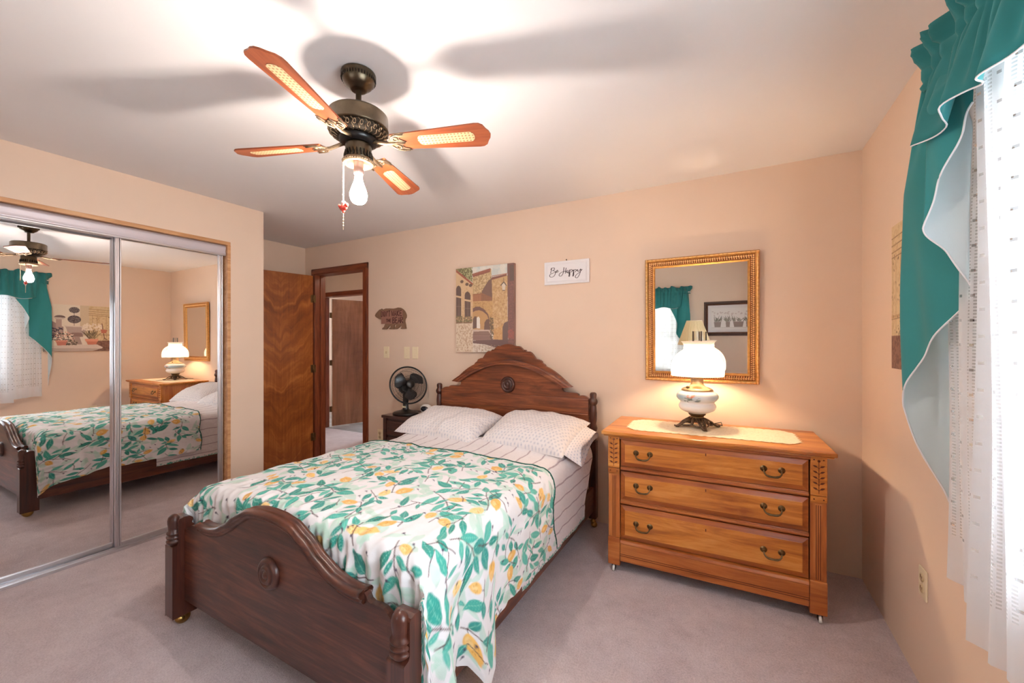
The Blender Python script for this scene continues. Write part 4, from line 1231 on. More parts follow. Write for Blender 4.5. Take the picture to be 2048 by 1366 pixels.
# ================================================================== OIL-STYLE LAMP
lp = thing('table_lamp', 'lit white glass lamp with painted flowers on the dresser', 'lamp', (-.190, 2.700, .8295))
mb = MB()
mb.lathe([(.030, .040), (.040, .046), (.044, .056), (.040, .060), (.036, .066), (.040, .072), (.046, .076), (.050, .082), (.040, .086), (0, .086)], 32)
mb.build('brass_collar', M['brass_d'], lp)
mb = MB()
# pierced cast foot: domed skirt with four scrolled legs
nu = 96
for ring_ in ((.034, .056, .044, .050), (.052, .040, .060, .032)): pass
for kk in range(4):
    a = kk * PI / 2 + .42
    ca, sa = math.cos(a), math.sin(a)
    def pl(r, z, off=0): return (r * ca - off * sa, r * sa + off * ca, z)
    for off in (-.020, -.008, .008, .020):
        mb.tube([pl(.034, .056, off * .6), pl(.055, .048, off), pl(.080, .034, off * .9), pl(.100, .016, off * .6), pl(.116, .007, off * .35), pl(.126, .006, off * .2)], [.006, .0055, .005, .005, .006, .004], 8)
    mb.tube([pl(.126, .006, -.008), pl(.132, .010, 0), pl(.126, .006, .008), pl(.118, .005, 0), pl(.126, .006, -.008)], .005, 8)
    for r, z in ((.062, .046), (.088, .028)):
        mb.tube([pl(r + .007 * math.cos(q), z - .004 * math.cos(q), .010 * math.sin(q)) for q in [2 * PI * i / 12 for i in range(12)]], .0028, 6, True)
    a2 = a + PI / 4; c2, s2 = math.cos(a2), math.sin(a2)
    mb.tube([(r * c2, r * s2, z) for r, z in ((.034, .056), (.052, .046), (.068, .028), (.074, .020))], [.010, .010, .008, .004], 8)
    for sg in (1, -1):
        mb.tube([(.072 * math.cos(a2 + sg * q) * (1 + q * .3), .072 * math.sin(a2 + sg * q) * (1 + q * .3), .022 - q * .012) for q in (0, .2, .4, .6, .75)], [.005, .005, .0045, .0045, .004], 8)
mb.lathe([(.030, .062), (.042, .056), (.046, .050), (.040, .046), (.032, .048)], 32)
mb.build('cast_foot', M['iron'], lp)
def lathe_grid(name, prof, mat, parent, n, paint=None, base=lin(244, 242, 238), nsub=1, solid=0.0):
    pr = []
    for (r0, z0), (r1, z1) in zip(prof[:-1], prof[1:]):
        for q in range(nsub): pr.append((r0 + (r1 - r0) * q / nsub, z0 + (z1 - z0) * q / nsub))
    pr.append(prof[-1])
    P = np.zeros((len(pr), n, 3)); C_ = np.zeros((len(pr), n, 3)); C_[:] = base
    for j, (r, z) in enumerate(pr):
        for i in range(n):
            a = 2 * PI * i / n; P[j, i] = (r * math.cos(a), r * math.sin(a), z)
    if paint: paint(P, C_)
    return grid_obj(name, P, mat, parent, C_, wrap=True, solid=solid)
def spline(pts, n=6):
    out = []; p = np.array(pts)
    for i in range(len(p) - 1):
        p0 = p[max(0, i - 1)]; p1 = p[i]; p2 = p[i + 1]; p3 = p[min(len(p) - 1, i + 2)]
        for k in range(n):
            s = k / n
            out.append(tuple(.5 * ((2 * p1) + (-p0 + p2) * s + (2 * p0 - 5 * p1 + 4 * p2 - p3) * s * s + (-p0 + 3 * p1 - 3 * p2 + p3) * s ** 3)))
    out.append(tuple(p[-1])); return out
gl = random.Random(12)
def blob(P, C_, ang, z, ra, rz, c, rad, al=.9):
    A = np.arctan2(P[..., 1], P[..., 0]); da = (A - ang + PI) % (2 * PI) - PI
    d = np.sqrt((da * rad / ra) ** 2 + ((P[..., 2] - z) / rz) ** 2)
    k = np.clip(1.4 - d, 0, 1)[..., None] * al
    C_[:] = C_ * (1 - k) + np.array(c) * k
def paint_body(P, C_):
    Z = P[..., 2]; A = np.arctan2(P[..., 1], P[..., 0])
    k = np.exp(-((Z - .184) / .022) ** 2) * (.60 + .3 * np.sin(A * 2 + 1) + .12 * np.sin(A * 7))
    k = np.clip(k, 0, .7)[..., None]; C_[:] = C_ * (1 - k) + np.array(lin(120, 170, 196)) * k
    for c0 in (-1.75, 1.2):
        for _ in range(26): blob(P, C_, c0 + gl.uniform(-.45, .35), .176 + gl.uniform(-.012, .012), gl.uniform(.003, .008), gl.uniform(.002, .005), gl.choice((lin(76, 98, 84), lin(96, 112, 120), lin(120, 132, 110))), .115)
        for _ in range(14): blob(P, C_, c0 + gl.uniform(-.25, .15), .196 + gl.uniform(-.008, .008), gl.uniform(.004, .009), gl.uniform(.002, .005), gl.choice((lin(226, 128, 84), lin(240, 170, 130), lin(206, 96, 70))), .115)
body = spline([(.046, .086), (.058, .090), (.090, .104), (.104, .124), (.102, .140), (.095, .150), (.096, .158), (.108, .168), (.1175, .184), (.114, .202), (.100, .216), (.086, .224)])
lathe_grid('painted_glass_body', body, M['vase'], lp, 96, paint_body, nsub=1)
mb = MB().lathe([(.088, .222), (.090, .228), (.082, .236), (.062, .244), (.046, .250), (.040, .258), (.036, .262), (.036, .300), (.039, .304), (.045, .312), (.044, .318), (.034, .320), (0, .320)], 40)
mb.build('brass_burner', M['lamp_brass'], lp)
mb = MB().tube([(-.036, -.036, .246), (-.046, -.052, .246)], .0025, 6)
mb.lathe([(0, -.002), (.009, -.002), (.009, .002), (0, .002)], 14, T=Matrix.Translation((-.048, -.055, .246)) @ Matrix.Rotation(PI / 2, 4, 'X'))
mb.build('wick_knob', M['brass_d'], lp)
mb = MB().tube([(.142 * math.cos(a), .142 * math.sin(a), .312) for a in [2 * PI * k / 60 for k in range(60)]], .0022, 6, True)
for a in (.3, .3 + 2 * PI / 3, .3 + 4 * PI / 3): mb.tube([(.04 * math.cos(a), .04 * math.sin(a), .300), (.09 * math.cos(a), .09 * math.sin(a), .302), (.142 * math.cos(a), .142 * math.sin(a), .312), (.147 * math.cos(a), .147 * math.sin(a), .326)], .002, 6)
mb.build('shade_ring', M['brass_d'], lp)
def paint_shade(P, C_):
    for c0 in (-1.95, 1.3):
        for _ in range(9): blob(P, C_, c0 + gl.uniform(-.10, .10), .425 + gl.uniform(-.012, .012), .006, .004, lin(240, 196, 176), .11)
        blob(P, C_, c0, .428, .007, .005, lin(206, 96, 76), .11)
        for _ in range(10): blob(P, C_, c0 + gl.uniform(-.45, .5), .415 + gl.uniform(-.01, .012), .007, .0022, lin(206, 190, 150), .11)
shade = spline([(.147, .314), (.1485, .335), (.1475, .365), (.142, .395), (.130, .422), (.112, .445), (.094, .460), (.080, .470), (.0755, .478), (.0770, .486), (.0745, .495), (.078, .506), (.088, .518), (.094, .523)])
lathe_grid('glass_shade', shade, M['opal'], lp, 80, paint_shade, nsub=1)
mb = MB(); pr = [(.027, .324), (.029, .36), (.030, .40), (.027, .45), (.027, .585)]
mb.lathe(pr, 32, cap=False); mb.build('glass_chimney', M['chimney'], lp)
MB().sphere((0, 0, .385), (.021, .021, .028), 16, 10).build('light_bulb', M['lampbulb'], lp)
MB().lathe([(.010, .320), (.010, .362), (0, .364)], 16).build('bulb_socket', M['brass_d'], lp)
mb = MB().tube([(.07, .07, .012), (.11, .09, .020), (.128, .075, .028), (.134, .06, .012), (.12, .11, .004), (.06, .16, .003), (-.02, .205, .002)], .0026, 6)
mb.build('power_cord', M['bronze_dk'], lp)

# ================================================================== ON THE BACK WALL
# gold mirror
gm = thing('wall_mirror', 'large gold beaded-frame mirror hanging above the dresser', 'mirror', (-.196, YB, 1.083))
hw, hh = .343, .840
gm.rotation_euler = (.017, 0, 0)
def frame(mb, hw, z0, z1, prof, miter_mi=0):
    """profile points (inset from outer edge, projection from wall)"""
    cs = [(-hw, z0, 1, 1), (hw, z0, -1, 1), (hw, z1, -1, -1), (-hw, z1, 1, -1)]
    k = len(prof); vs = []
    for (x, z, sx, sz) in cs:
        for i_, p_ in prof: vs.append((x + sx * i_, -p_, z + sz * i_))
    fs = []
    for c in range(4):
        d = (c + 1) % 4
        for j in range(k - 1): fs.append((c * k + j, d * k + j, d * k + j + 1, c * k + j + 1))
    return mb.add(vs, fs, miter_mi)
mb = MB(); frame(mb, hw, 0, hh, [(0, 0.002), (0, .020), (.004, .027), (.010, .030), (.017, .028), (.020, .020), (.024, .018), (.050, .018), (.053, .022), (.058, .022), (.064, .016), (.066, .010), (.066, .002)])
mb.build('moulded_frame', M['gold'], gm, .0)
mb = MB(); frame(mb, hw - .021, .021, hh - .021, [(0, .0185), (.030, .0185)]); mb.build('red_brown_channel', M['gold_d'], gm)
mb = MB()
def along(hw_, z0, z1, step):
    L = [(-hw_, z0), (hw_, z0), (hw_, z1), (-hw_, z1)]
    for c in range(4):
        (xa, za), (xb, zb) = L[c], L[(c + 1) % 4]; n = max(1, round(math.hypot(xb - xa, zb - za) / step))
        for i in range(n): yield xa + (xb - xa) * i / n, za + (zb - za) * i / n, c
for i, (x, z, c) in enumerate(along(hw - .032, .032, hh - .032, .0135)):
    mb.sphere((x, -.022, z), (.0064, .008, .0064), 8, 6)
for i, (x, z, c) in enumerate(along(hw - .043, .043, hh - .043, .0135)):
    mb.sphere((x, -.020, z), (.0040, .005, .0050), 8, 6)
mb.build('bead_band', M['gold_b'], gm)
mb = MB()
for i, (x, z, c) in enumerate(along(hw - .009, .009, hh - .009, .026)):
    d = (.010, .0) if c % 2 == 0 else (0, .010)
    mb.sphere((x, -.030, z), (.003 + d[0], .0035, .003 + d[1]), 8, 6)
mb.build('leaf_carving', M['gold_b'], gm)
MB().box(-hw + .060, hw - .060, -.012, -.004, .060, hh - .060).build('mirror_pane', M['mirror_w'], gm)

# street canvas
def canvas(name, label, cat, org, rot, wd, ht, th, pt, edge):
    t = thing(name, label, cat, org, rot)
    MB().box(-wd / 2, wd / 2, -th + .001, -.002, 0, ht).build('stretched_edge', edge, t, .002)
    nyy, nxx = pt.a.shape[:2]; U, V = np.meshgrid(np.linspace(-wd / 2, wd / 2, nxx), np.linspace(0, ht, nyy))
    grid_obj('printed_picture', np.stack([U, np.full_like(U, -th), V], -1), M['print'], t, pt.a, smooth=False)
    return t
M['print'] = attr_mat('printed_canvas', .7, .05, 500)
W_, H_ = .59, .742
p = Paint(W_, H_, .0024, lin(222, 216, 204))
def fx(x): return (x - 88) / (838 - 88) * W_
def fy(x, y):    # crop pixel to canvas (the picture's top edge rises to the right in the photograph)
    s = (x - 88) / 750.0; yt = 182 - 84 * s; yb = 1262 - 22 * s
    return H_ * (1 - (y - yt) / (yb - yt))
def fp(L): return [(fx(x), fy(x, y)) for x, y in L]
p.poly(fp([(290, 60), (760, 60), (760, 320), (300, 320)]), lin(206, 216, 214))
p.mask_speck(fx(320), fx(740), fy(500, 260), H_, lin(236, 232, 222), 40, .03, 4, .4)
p.poly(fp([(318, 255), (560, 175), (560, 330), (575, 590), (318, 600)]), lin(196, 166, 118))
p.mask_speck(fx(330), fx(560), fy(440, 500), fy(440, 250), lin(150, 116, 78), 380, .006, 5, .55)
p.mask_speck(fx(330), fx(560), fy(440, 500), fy(440, 250), lin(228, 204, 158), 260, .006, 6, .55)
p.poly(fp([(520, 330), (570, 290), (575, 560), (435, 510), (440, 460)]), lin(108, 78, 74))
p.poly(fp([(305, 245), (550, 168), (545, 215), (320, 285)]), lin(136, 64, 54))
for k in range(14): p.line(fp([(310 + k * 17, 236 - k * 5.2), (318 + k * 17, 268 - k * 5.2)]), .0018, lin(186, 112, 92))
p.poly(fp([(88, 100), (290, 100), (315, 350), (88, 200)]), lin(128, 128, 84))
p.mask_speck(fx(130), fx(310), fy(200, 330), fy(200, 150), lin(74, 84, 46), 240, .007, 7, .8)
p.mask_speck(fx(130), fx(310), fy(200, 330), fy(200, 150), lin(206, 206, 150), 90, .005, 8, .8)
p.poly(fp([(88, 215), (318, 385), (318, 880), (88, 890)]), lin(218, 184, 142))
p.mask_speck(fx(95), fx(315), fy(200, 860), fy(200, 420), lin(196, 154, 108), 160, .008, 9, .4)
p.poly(fp([(88, 190), (318, 362), (318, 392), (88, 222)]), lin(154, 66, 48))
for x, y in ((170, 345), (240, 378), (288, 392)): p.ell(fx(x), fy(x, y), .018, .014, lin(84, 60, 54))
for x0, x1, yt, ym, yb in ((90, 160, 395, 540, 800), (207, 287, 470, 585, 800)):
    c = (x0 + x1) / 2
    p.poly(fp([(x0, yb), (x0, yt + 50), (x0 + (x1 - x0) * .15, yt + 18), (c, yt), (x1 - (x1 - x0) * .15, yt + 18), (x1, yt + 50), (x1, yb)]), lin(74, 54, 58))
    p.poly(fp([(x0 - 4, ym - 14), (x1 + 4, ym - 2), (x1 + 4, ym + 22), (x0 - 4, ym + 8)]), lin(222, 190, 150))
    p.line(fp([(c + 5, ym + 20), (c + 5, yb)]), .0012, lin(150, 130, 120)); p.line(fp([(x0, (ym + yb) / 2), (x1, (ym + yb) / 2)]), .0012, lin(150, 130, 120))
p.poly(fp([(88, 885), (318, 870), (318, 1262), (88, 1262)]), lin(226, 208, 184))
p.mask_speck(fx(95), fx(318), 0, fy(200, 900), lin(182, 142, 110), 220, .008, 10, .5)
p.mask_speck(fx(88), fx(180), fy(130, 870), fy(130, 800), lin(104, 100, 62), 120, .006, 11, .9); p.mask_speck(fx(195), fx(305), fy(250, 870), fy(250, 800), lin(104, 100, 62), 120, .006, 12, .9)
p.mask_speck(fx(90), fx(305), fy(200, 850), fy(200, 800), lin(206, 150, 120), 40, .004, 13, .9)
for x0, x1, y in ((88, 178, 885), (195, 300, 880)): p.line(fp([(x0, y), (x1, y - 6)]), .006, lin(126, 92, 70))
p.poly(fp([(318, 590), (575, 575), (582, 1000), (318, 1000)]), lin(202, 160, 104))
p.mask_speck(fx(325), fx(575), fy(450, 990), fy(450, 600), lin(168, 120, 74), 220, .007, 14, .45)
p.poly(fp([(318, 505), (440, 490), (575, 545), (575, 582), (318, 598)]), lin(150, 92, 62))
for k in range(20): p.line(fp([(322 + k * 13, 508 + abs(k - 8) * 1.5), (320 + k * 13, 590)]), .0016, lin(196, 132, 92) if k < 9 else lin(104, 66, 54))
p.poly(fp([(318, 690), (360, 665), (410, 665), (470, 700), (520, 760), (540, 830), (540, 860), (505, 770), (450, 725), (400, 710), (350, 720), (318, 740)]), lin(102, 68, 70))
p.poly(fp([(318, 740), (350, 720), (400, 714), (450, 728), (500, 772), (530, 840), (540, 960), (318, 965)]), lin(196, 150, 98))
p.poly(fp([(318, 955), (318, 830), (340, 795), (370, 790), (372, 940)]), lin(92, 68, 66)); p.poly(fp([(370, 945), (370, 810), (395, 792), (412, 815), (416, 948)]), lin(242, 236, 226))
p.poly(fp([(468, 965), (470, 870), (500, 825), (535, 820), (545, 960)]), lin(96, 68, 64))
p.poly(fp([(318, 960), (560, 960), (570, 1030), (318, 1050)]), lin(206, 182, 166)); p.poly(fp([(330, 990), (520, 975), (560, 1030), (318, 1030)]), lin(134, 104, 96))
p.poly(fp([(318, 1030), (560, 1020), (580, 1100), (318, 1105)]), lin(116, 82, 82))
for k in range(4): p.line(fp([(320, 1040 + k * 18), (560, 1030 + k * 18)]), .0016, lin(176, 144, 134))
p.poly(fp([(318, 1110), (700, 1070), (840, 1080), (840, 1180), (640, 1190), (480, 1150), (318, 1140)]), lin(94, 66, 74))
p.poly(fp([(318, 1140), (480, 1150), (640, 1190), (560, 1262), (318, 1262)]), lin(226, 214, 200)); p.poly(fp([(640, 1185), (840, 1180), (840, 1262), (540, 1262)]), lin(206, 184, 160))
p.mask_speck(fx(330), fx(830), 0, fy(500, 1160), lin(170, 134, 106), 140, .007, 15, .5)
p.poly(fp([(565, 300), (760, 260), (762, 850), (765, 1085), (585, 1080)]), lin(204, 166, 116))
p.mask_speck(fx(580), fx(755), fy(650, 1070), fy(650, 320), lin(176, 126, 80), 320, .008, 16, .4); p.mask_speck(fx(580), fx(755), fy(650, 1070), fy(650, 320), lin(226, 196, 152), 220, .008, 17, .4)
p.poly(fp([(585, 960), (765, 850), (765, 1085), (588, 1080)]), lin(212, 150, 78), .45)
p.poly(fp([(565, 285), (750, 240), (752, 262), (566, 318)]), lin(122, 62, 58)); p.line(fp([(566, 270), (752, 235)]), .004, lin(184, 128, 112))
p.poly(fp([(700, 1085), (700, 920), (720, 865), (765, 842), (768, 1085)]), lin(92, 72, 74))
p.mask_speck(fx(545), fx(585), fy(560, 1080), fy(560, 800), lin(84, 72, 54), 120, .006, 18, .8)
p.poly(fp([(690, 380), (715, 340), (740, 380), (728, 450), (700, 450)]), lin(222, 212, 196)); p.line(fp([(680, 385), (715, 342), (745, 385)]), .004, lin(50, 44, 48)); p.line(fp([(715, 345), (712, 290)]), .002, lin(50, 44, 48)); p.line(fp([(700, 450), (728, 450)]), .003, lin(50, 44, 48))
p.poly(fp([(757, 60), (842, 60), (852, 1262), (770, 1190), (765, 850)]), lin(104, 66, 70))
p.poly(fp([(785, 130), (838, 120), (840, 320), (790, 330)]), lin(74, 60, 64))
p.mask_speck(fx(770), W_, fy(800, 1170), fy(800, 340), lin(140, 84, 82), 200, .006, 19, .5); p.mask_speck(fx(770), W_, fy(800, 1060), fy(800, 950), lin(160, 78, 74), 120, .006, 20, .6)
p.speck(.04, 5, 1)
p.a = p.a * .80 + np.array(lin(206, 178, 156)) * .20
canvas('canvas_picture', 'unframed canvas of a Mediterranean stone street above the headboard', 'picture', (-1.880, YB, 1.262), 0, W_, H_, .035, p, plain('mauve_canvas_edge', lin(150, 118, 108), .8))

# Be Happy plaque
t = thing('wall_plaque', 'white rectangular plaque lettered Be Happy', 'sign', (-1.135, YB, 1.802))
mb = MB().box(-.185, .185, -.016, -.002, 0, .180)
mb.build('board', M['white_wood'], t, .003)
mb = MB(); frame(mb, .172, .013, .167, [(0, .0155), (0, .019), (.004, .020), (.008, .0185), (.011, .0175), (.014, .0155)]); mb.build('raised_border', M['white_wood'], t)
HAPPY = [[(-0.122, 0.0429), (-0.1248, 0.0224), (-0.131, 0.0008)], [(-0.129, 0.0305), (-0.122, 0.039), (-0.108, 0.043), (-0.099, 0.0396), (-0.0982, 0.0304), (-0.1052, 0.022), (-0.115, 0.0189), (-0.1024, 0.0179), (-0.0912, 0.0117), (-0.089, 0.0012), (-0.094, -0.0139), (-0.1052, -0.026), (-0.1192, -0.0306), (-0.1333, -0.0277), (-0.1389, -0.0194), (-0.1347, -0.0093), (-0.122, -0.0026), (-0.1052, 0.0025), (-0.0912, 0.0053)], [(-0.0912, 0.0053), (-0.0773, 0.0105), (-0.069, 0.0163), (-0.0717, 0.0209), (-0.0787, 0.0171), (-0.0828, 0.0097), (-0.0801, 0.003), (-0.0717, 0.0049), (-0.0621, 0.0118)], [(-0.0173, 0.0387), (-0.0201, 0.0185), (-0.025, -0.0067), (-0.0359, -0.0237), (-0.0469, -0.028), (-0.0574, -0.0233), (-0.0579, -0.0143), (-0.0483, -0.0048), (-0.0359, 0.0019), (-0.0223, 0.0059), (-0.0073, 0.0097)], [(0.0009, 0.0332), (-0.0032, 0.0119), (-0.0073, -0.0107)], [(-0.0073, 0.0072), (0.0036, 0.0024)], [(0.0184, 0.0126), (0.009, 0.0121), (0.0036, 0.0037), (0.0063, -0.0055), (0.0144, -0.0011), (0.0184, 0.0101), (0.0157, -0.005), (0.0184, -0.0103), (0.0265, -0.0033)], [(0.0292, 0.0167), (0.0265, -0.0084), (0.0225, -0.0335), (0.0278, -0.0339), (0.0305, -0.0164), (0.0292, 0.0015)], [(0.0278, 0.0016), (0.0386, 0.0159), (0.0479, 0.0151), (0.0493, 0.0049), (0.0413, -0.0033), (0.0346, -0.0015)], [(0.0493, 0.0023), (0.0586, 0.0091)], [(0.0613, 0.0139), (0.0586, -0.0086), (0.0546, -0.0348), (0.0599, -0.034), (0.0626, -0.0165), (0.0613, -0.0012)], [(0.0613, 0.0013), (0.0706, 0.0131), (0.0798, 0.0123), (0.0811, 0.0021), (0.0732, -0.0048), (0.0666, -0.0029)], [(0.0811, 0.0021), (0.093, 0.0112), (0.0943, 0.006), (0.0957, -0.0029), (0.1062, -0.0), (0.1166, 0.0141), (0.1192, 0.0089), (0.1127, -0.0156), (0.1009, -0.0397), (0.0891, -0.0514), (0.0785, -0.0493), (0.0745, -0.0402), (0.0825, -0.0282), (0.0983, -0.0169), (0.114, -0.0057), (0.131, 0.0116)]]
mb = MB()
for si, s in enumerate(HAPPY):
    sp = spline(s, 5)
    pts = [(x, -.0165, z + .090) for x, z in sp]
    rad = []
    for i in range(len(sp)):
        a, b = sp[max(0, i - 1)], sp[min(len(sp) - 1, i + 1)]
        rad.append(.0013 + .0015 * min(1, max(0, (abs(a[1] - b[1])) / (abs(a[0] - b[0]) + abs(a[1] - b[1]) + 1e-6))))
    mb.tube(pts, rad, 6, flat=.4, up=(0, 1, 0))
mb.build('lettering', M['ink'], t)
mb = MB().tube([(.0, -.004, .178), (.0, -.010, .188)], .003, 8).sphere((0, -.010, .188), .0045, 10, 8); mb.build('nail', M['bronze_dk'], t)

# bear board
BEAR = [(-0.213, 0.042), (-0.2012, 0.0612), (-0.1739, 0.0826), (-0.1521, 0.0986), (-0.1413, 0.1026), (-0.1313, 0.1022), (-0.1197, 0.1095), (-0.1121, 0.1014), (-0.0929, 0.1007), (-0.0587, 0.1087), (-0.0059, 0.1065), (0.0461, 0.1028), (0.0756, 0.1059), (0.1048, 0.1112), (0.1339, 0.1078), (0.1663, 0.0925), (0.1878, 0.0745), (0.2021, 0.0526), (0.2113, 0.0309), (0.2092, 0.0096), (0.195, -0.006), (0.1914, -0.0274), (0.2021, -0.0651), (0.2071, -0.0983), (0.1411, -0.0993), (0.1411, -0.0934), (0.1519, -0.0855), (0.1483, -0.0693), (0.1339, -0.069), (0.1158, -0.0849), (0.0902, -0.0996), (0.0535, -0.0989), (0.0535, -0.0891), (0.0668, -0.0812), (0.0793, -0.0652), (0.0756, -0.0543), (0.0535, -0.0592), (0.0498, -0.0809), (0.0461, -0.0999), (-0.0134, -0.1), (-0.0134, -0.0923), (0.0053, -0.0828), (0.003, -0.0663), (-0.0134, -0.066), (-0.0398, -0.0902), (-0.0549, -0.101), (-0.1105, -0.1012), (-0.1105, -0.0907), (-0.0853, -0.0756), (-0.0739, -0.0537), (-0.0647, -0.0318), (-0.0739, -0.0206), (-0.1121, -0.0029), (-0.1506, 0.0048), (-0.1856, 0.0187), (-0.2052, 0.0305)]
t = thing('bear_plaque', "brown bear-shaped plaque reading DON'T WAKE THE BEAR", 'sign', (-3.0, YB, 1.58))
MB().prism(BEAR, -.015, -.002).build('bear_board', M['bearw'], t, .002)
GL = {'D': [[(0, 0), (0, 1), (.5, .85), (.62, .5), (.5, .12), (0, 0)]], 'O': [[(.3, 0), (.05, .3), (.05, .7), (.3, 1), (.58, .7), (.58, .3), (.3, 0)]], 'N': [[(0, 0), (.02, 1), (.55, .05), (.58, 1)]],
      "'": [[(.1, 1), (.05, .75)]], 'T': [[(0, .98), (.62, 1)], [(.32, 1), (.3, 0)]], 'W': [[(0, 1), (.18, .02), (.36, .7), (.55, 0), (.74, 1)]], 'A': [[(0, 0), (.32, 1), (.62, 0)], [(.14, .36), (.5, .38)]],
      'K': [[(.02, 0), (0, 1)], [(.56, 1), (.05, .45), (.6, 0)]], 'E': [[(.55, 1), (0, .97), (.02, .02), (.58, 0)], [(0, .5), (.45, .53)]], 'H': [[(0, 0), (.02, 1)], [(.55, 0), (.56, 1)], [(0, .5), (.56, .52)]],
      'B': [[(0, 0), (.0, 1), (.45, .92), (.5, .68), (.05, .52), (.55, .40), (.58, .12), (0, 0)]], 'R': [[(0, 0), (0, 1), (.5, .9), (.52, .62), (.05, .48), (.62, 0)]]}
mb = MB()
def word(s, x, z, h, adv, wd, r):
    for ch in s:
        for st in GL.get(ch, []):
            mb.tube([(x + a * wd, -.0158, z + b * h) for a, b in st], r, 6, flat=.35, up=(0, 1, 0))
        x += adv * (.45 if ch == "'" else 1.0)
word("DON'T", -.122, .026, .056, .0290, .034, .0034); word('WAKE', .020, .028, .054, .0365, .044, .0036)
word('THE', -.052, -.030, .030, .0235, .027, .0030); word('BEAR', .034, -.042, .058, .036, .046, .0040)
mb.build('lettering', M['red_ink'], t)
MB().box(-.123, .168, -.0153, -.0148, -.046, .085).build('painted_patch', M['bear_patch'], t)

# switch and blank plates, outlets
def plate(name, label, cat, org, rot, kind):
    t = thing(name, label, cat, org, rot, 'wall plates' if name == 'blank_plate' else None)
    MB().box(-.036, .036, -.006, 0, -.058, .058).build('plate', M['ivory'], t, .003)
    if kind == 'switch':
        MB().box(-.008, .008, -.0075, -.005, -.013, .013).build('toggle_slot', M['ivory_d'], t)
        MB().prism([(-.004, -.003), (-.006, .010), (-.018, .012), (-.020, .006)], -.004, .004, lambda a, b, c: (c, a, b)).build('toggle', M['ivory'], t, .001)
    if kind == 'outlet':
        for z in (.021, -.021):
            o = MB().lathe([(0, 0), (.0165, 0), (.0165, .003), (0, .003)], 24, T=Matrix.Translation((0, -.0055, z)) @ Matrix.Rotation(PI / 2, 4, 'X')).build('socket', M['ivory_d'], t)
            MB().box(-.0075, -.0050, -.0092, -.008, z - .002, z + .009).box(.0050, .0075, -.0092, -.008, z - .002, z + .007).build('slots', M['groove'], o)
    for z in ((.030, -.030) if kind != 'outlet' else (0,)): MB().sphere((0, -.0062, z), (.003, .0012, .003), 10, 6).build('screw', M['ivory_d'], t)
plate('light_switch', 'ivory toggle light switch beside the doorway, below the bear plaque', 'light switch', (-3.063, YB, 1.248), 0, 'switch')
plate('blank_plate', 'left blank ivory wall plate above the table fan', 'wall plate', (-2.790, YB, 1.246), 0, 'blank')
plate('blank_plate', 'right blank ivory wall plate, nearer the street canvas', 'wall plate', (-2.683, YB, 1.247), 0, 'blank')
plate('wall_outlet', 'ivory outlet low on the back wall beside the nightstand', 'outlet', (-3.15, YB, .405), 0, 'outlet')
plate('wall_outlet', 'ivory outlet low on the right wall under the curtains', 'outlet', (XR, 2.122, .418), -PI / 2, 'outlet')

# unseen fill light added in the hall to brighten the doorway across it
t = thing('hall_fill_light', 'added fill light on the hall ceiling, unseen beyond the doorway', 'fill light', (-3.25, 3.62, H))
MB().lathe([(.14, -.001), (.145, -.012), (.14, -.022), (0, -.022)], 32).build('fill_pan', M['bronze'], t)
MB().lathe([(.128, -.022), (.120, -.05), (.09, -.075), (.04, -.088), (0, -.09)], 32, cap=False).build('fill_dome', emission('hall_fill_glow', (1.0, .84, .68), 22.0), t)
# ================================================================== PICTURES ON THE OTHER WALLS
W_, H_ = .70, .615
p = Paint(W_, H_, .0026, lin(232, 216, 196))
def gx(x): return (x - 150) / (1590 - 150) * W_
def gy(y): return H_ * (1 - (y - 190) / (1255 - 190))
def gp(L): return [(gx(x), gy(y)) for x, y in L]
p.poly(gp([(840, 150), (1020, 150), (1020, 900), (840, 900)]), lin(214, 190, 160)); p.poly(gp([(1020, 150), (1600, 150), (1600, 1010), (1020, 1010)]), lin(222, 194, 152))
for y in (265, 320, 370, 410): p.line(gp([(1010, y), (1590, y + 18)]), .0022, lin(134, 98, 72))
for x in (1085, 1180, 1370, 1480, 1560): p.line(gp([(x, 400), (x, 1000)]), .0016, lin(158, 120, 88))
p.line(gp([(1020, 850), (1590, 870)]), .006, lin(196, 160, 120)); p.line(gp([(1020, 870), (1590, 888)]), .0018, lin(134, 98, 72))
p.mask_speck(gx(1080), gx(1580), gy(1000), gy(400), lin(120, 84, 62), 60, .005, 3, .8); p.mask_speck(gx(1020), gx(1590), gy(1000), gy(200), lin(196, 160, 116), 200, .012, 4, .3)
p.poly(gp([(1180, 1010), (1600, 1010), (1600, 1260), (1080, 1260)]), lin(142, 104, 88)); p.mask_speck(gx(1200), gx(1590), 0, gy(1020), lin(104, 74, 64), 160, .008, 5, .5)
p.poly(gp([(150, 560), (260, 540), (520, 700), (520, 900), (150, 900)]), lin(168, 140, 134))
p.poly(gp([(385, 520), (490, 520), (490, 850), (385, 850)]), lin(188, 158, 146)); p.ell(gx(455), gy(480), .05, .025, lin(122, 100, 96)); p.poly(gp([(340, 480), (560, 490), (520, 530), (380, 530)]), lin(206, 186, 172))
for cy, rx, ry, sd in ((305, .050, .040, 6), (520, .063, .052, 7)):
    p.ell(gx(727), gy(cy), rx, ry, lin(92, 80, 82)); g_ = random.Random(sd)
    for _ in range(170):
        a, q = g_.uniform(0, 6.28), math.sqrt(g_.random()) * .95; p.ell(gx(727) + rx * q * math.cos(a), gy(cy) + ry * q * math.sin(a), .003, .002, lin(176, 160, 152) if g_.random() < .6 else lin(60, 52, 58), 0, .8)
p.line(gp([(724, 375), (724, 665)]), .0022, lin(92, 72, 66)); 
p.poly(gp([(540, 665), (1000, 680), (960, 720), (920, 860), (850, 930), (650, 930), (600, 830), (570, 720)]), lin(188, 164, 152)); p.poly(gp([(540, 665), (1000, 680), (985, 700), (560, 690)]), lin(222, 204, 190))
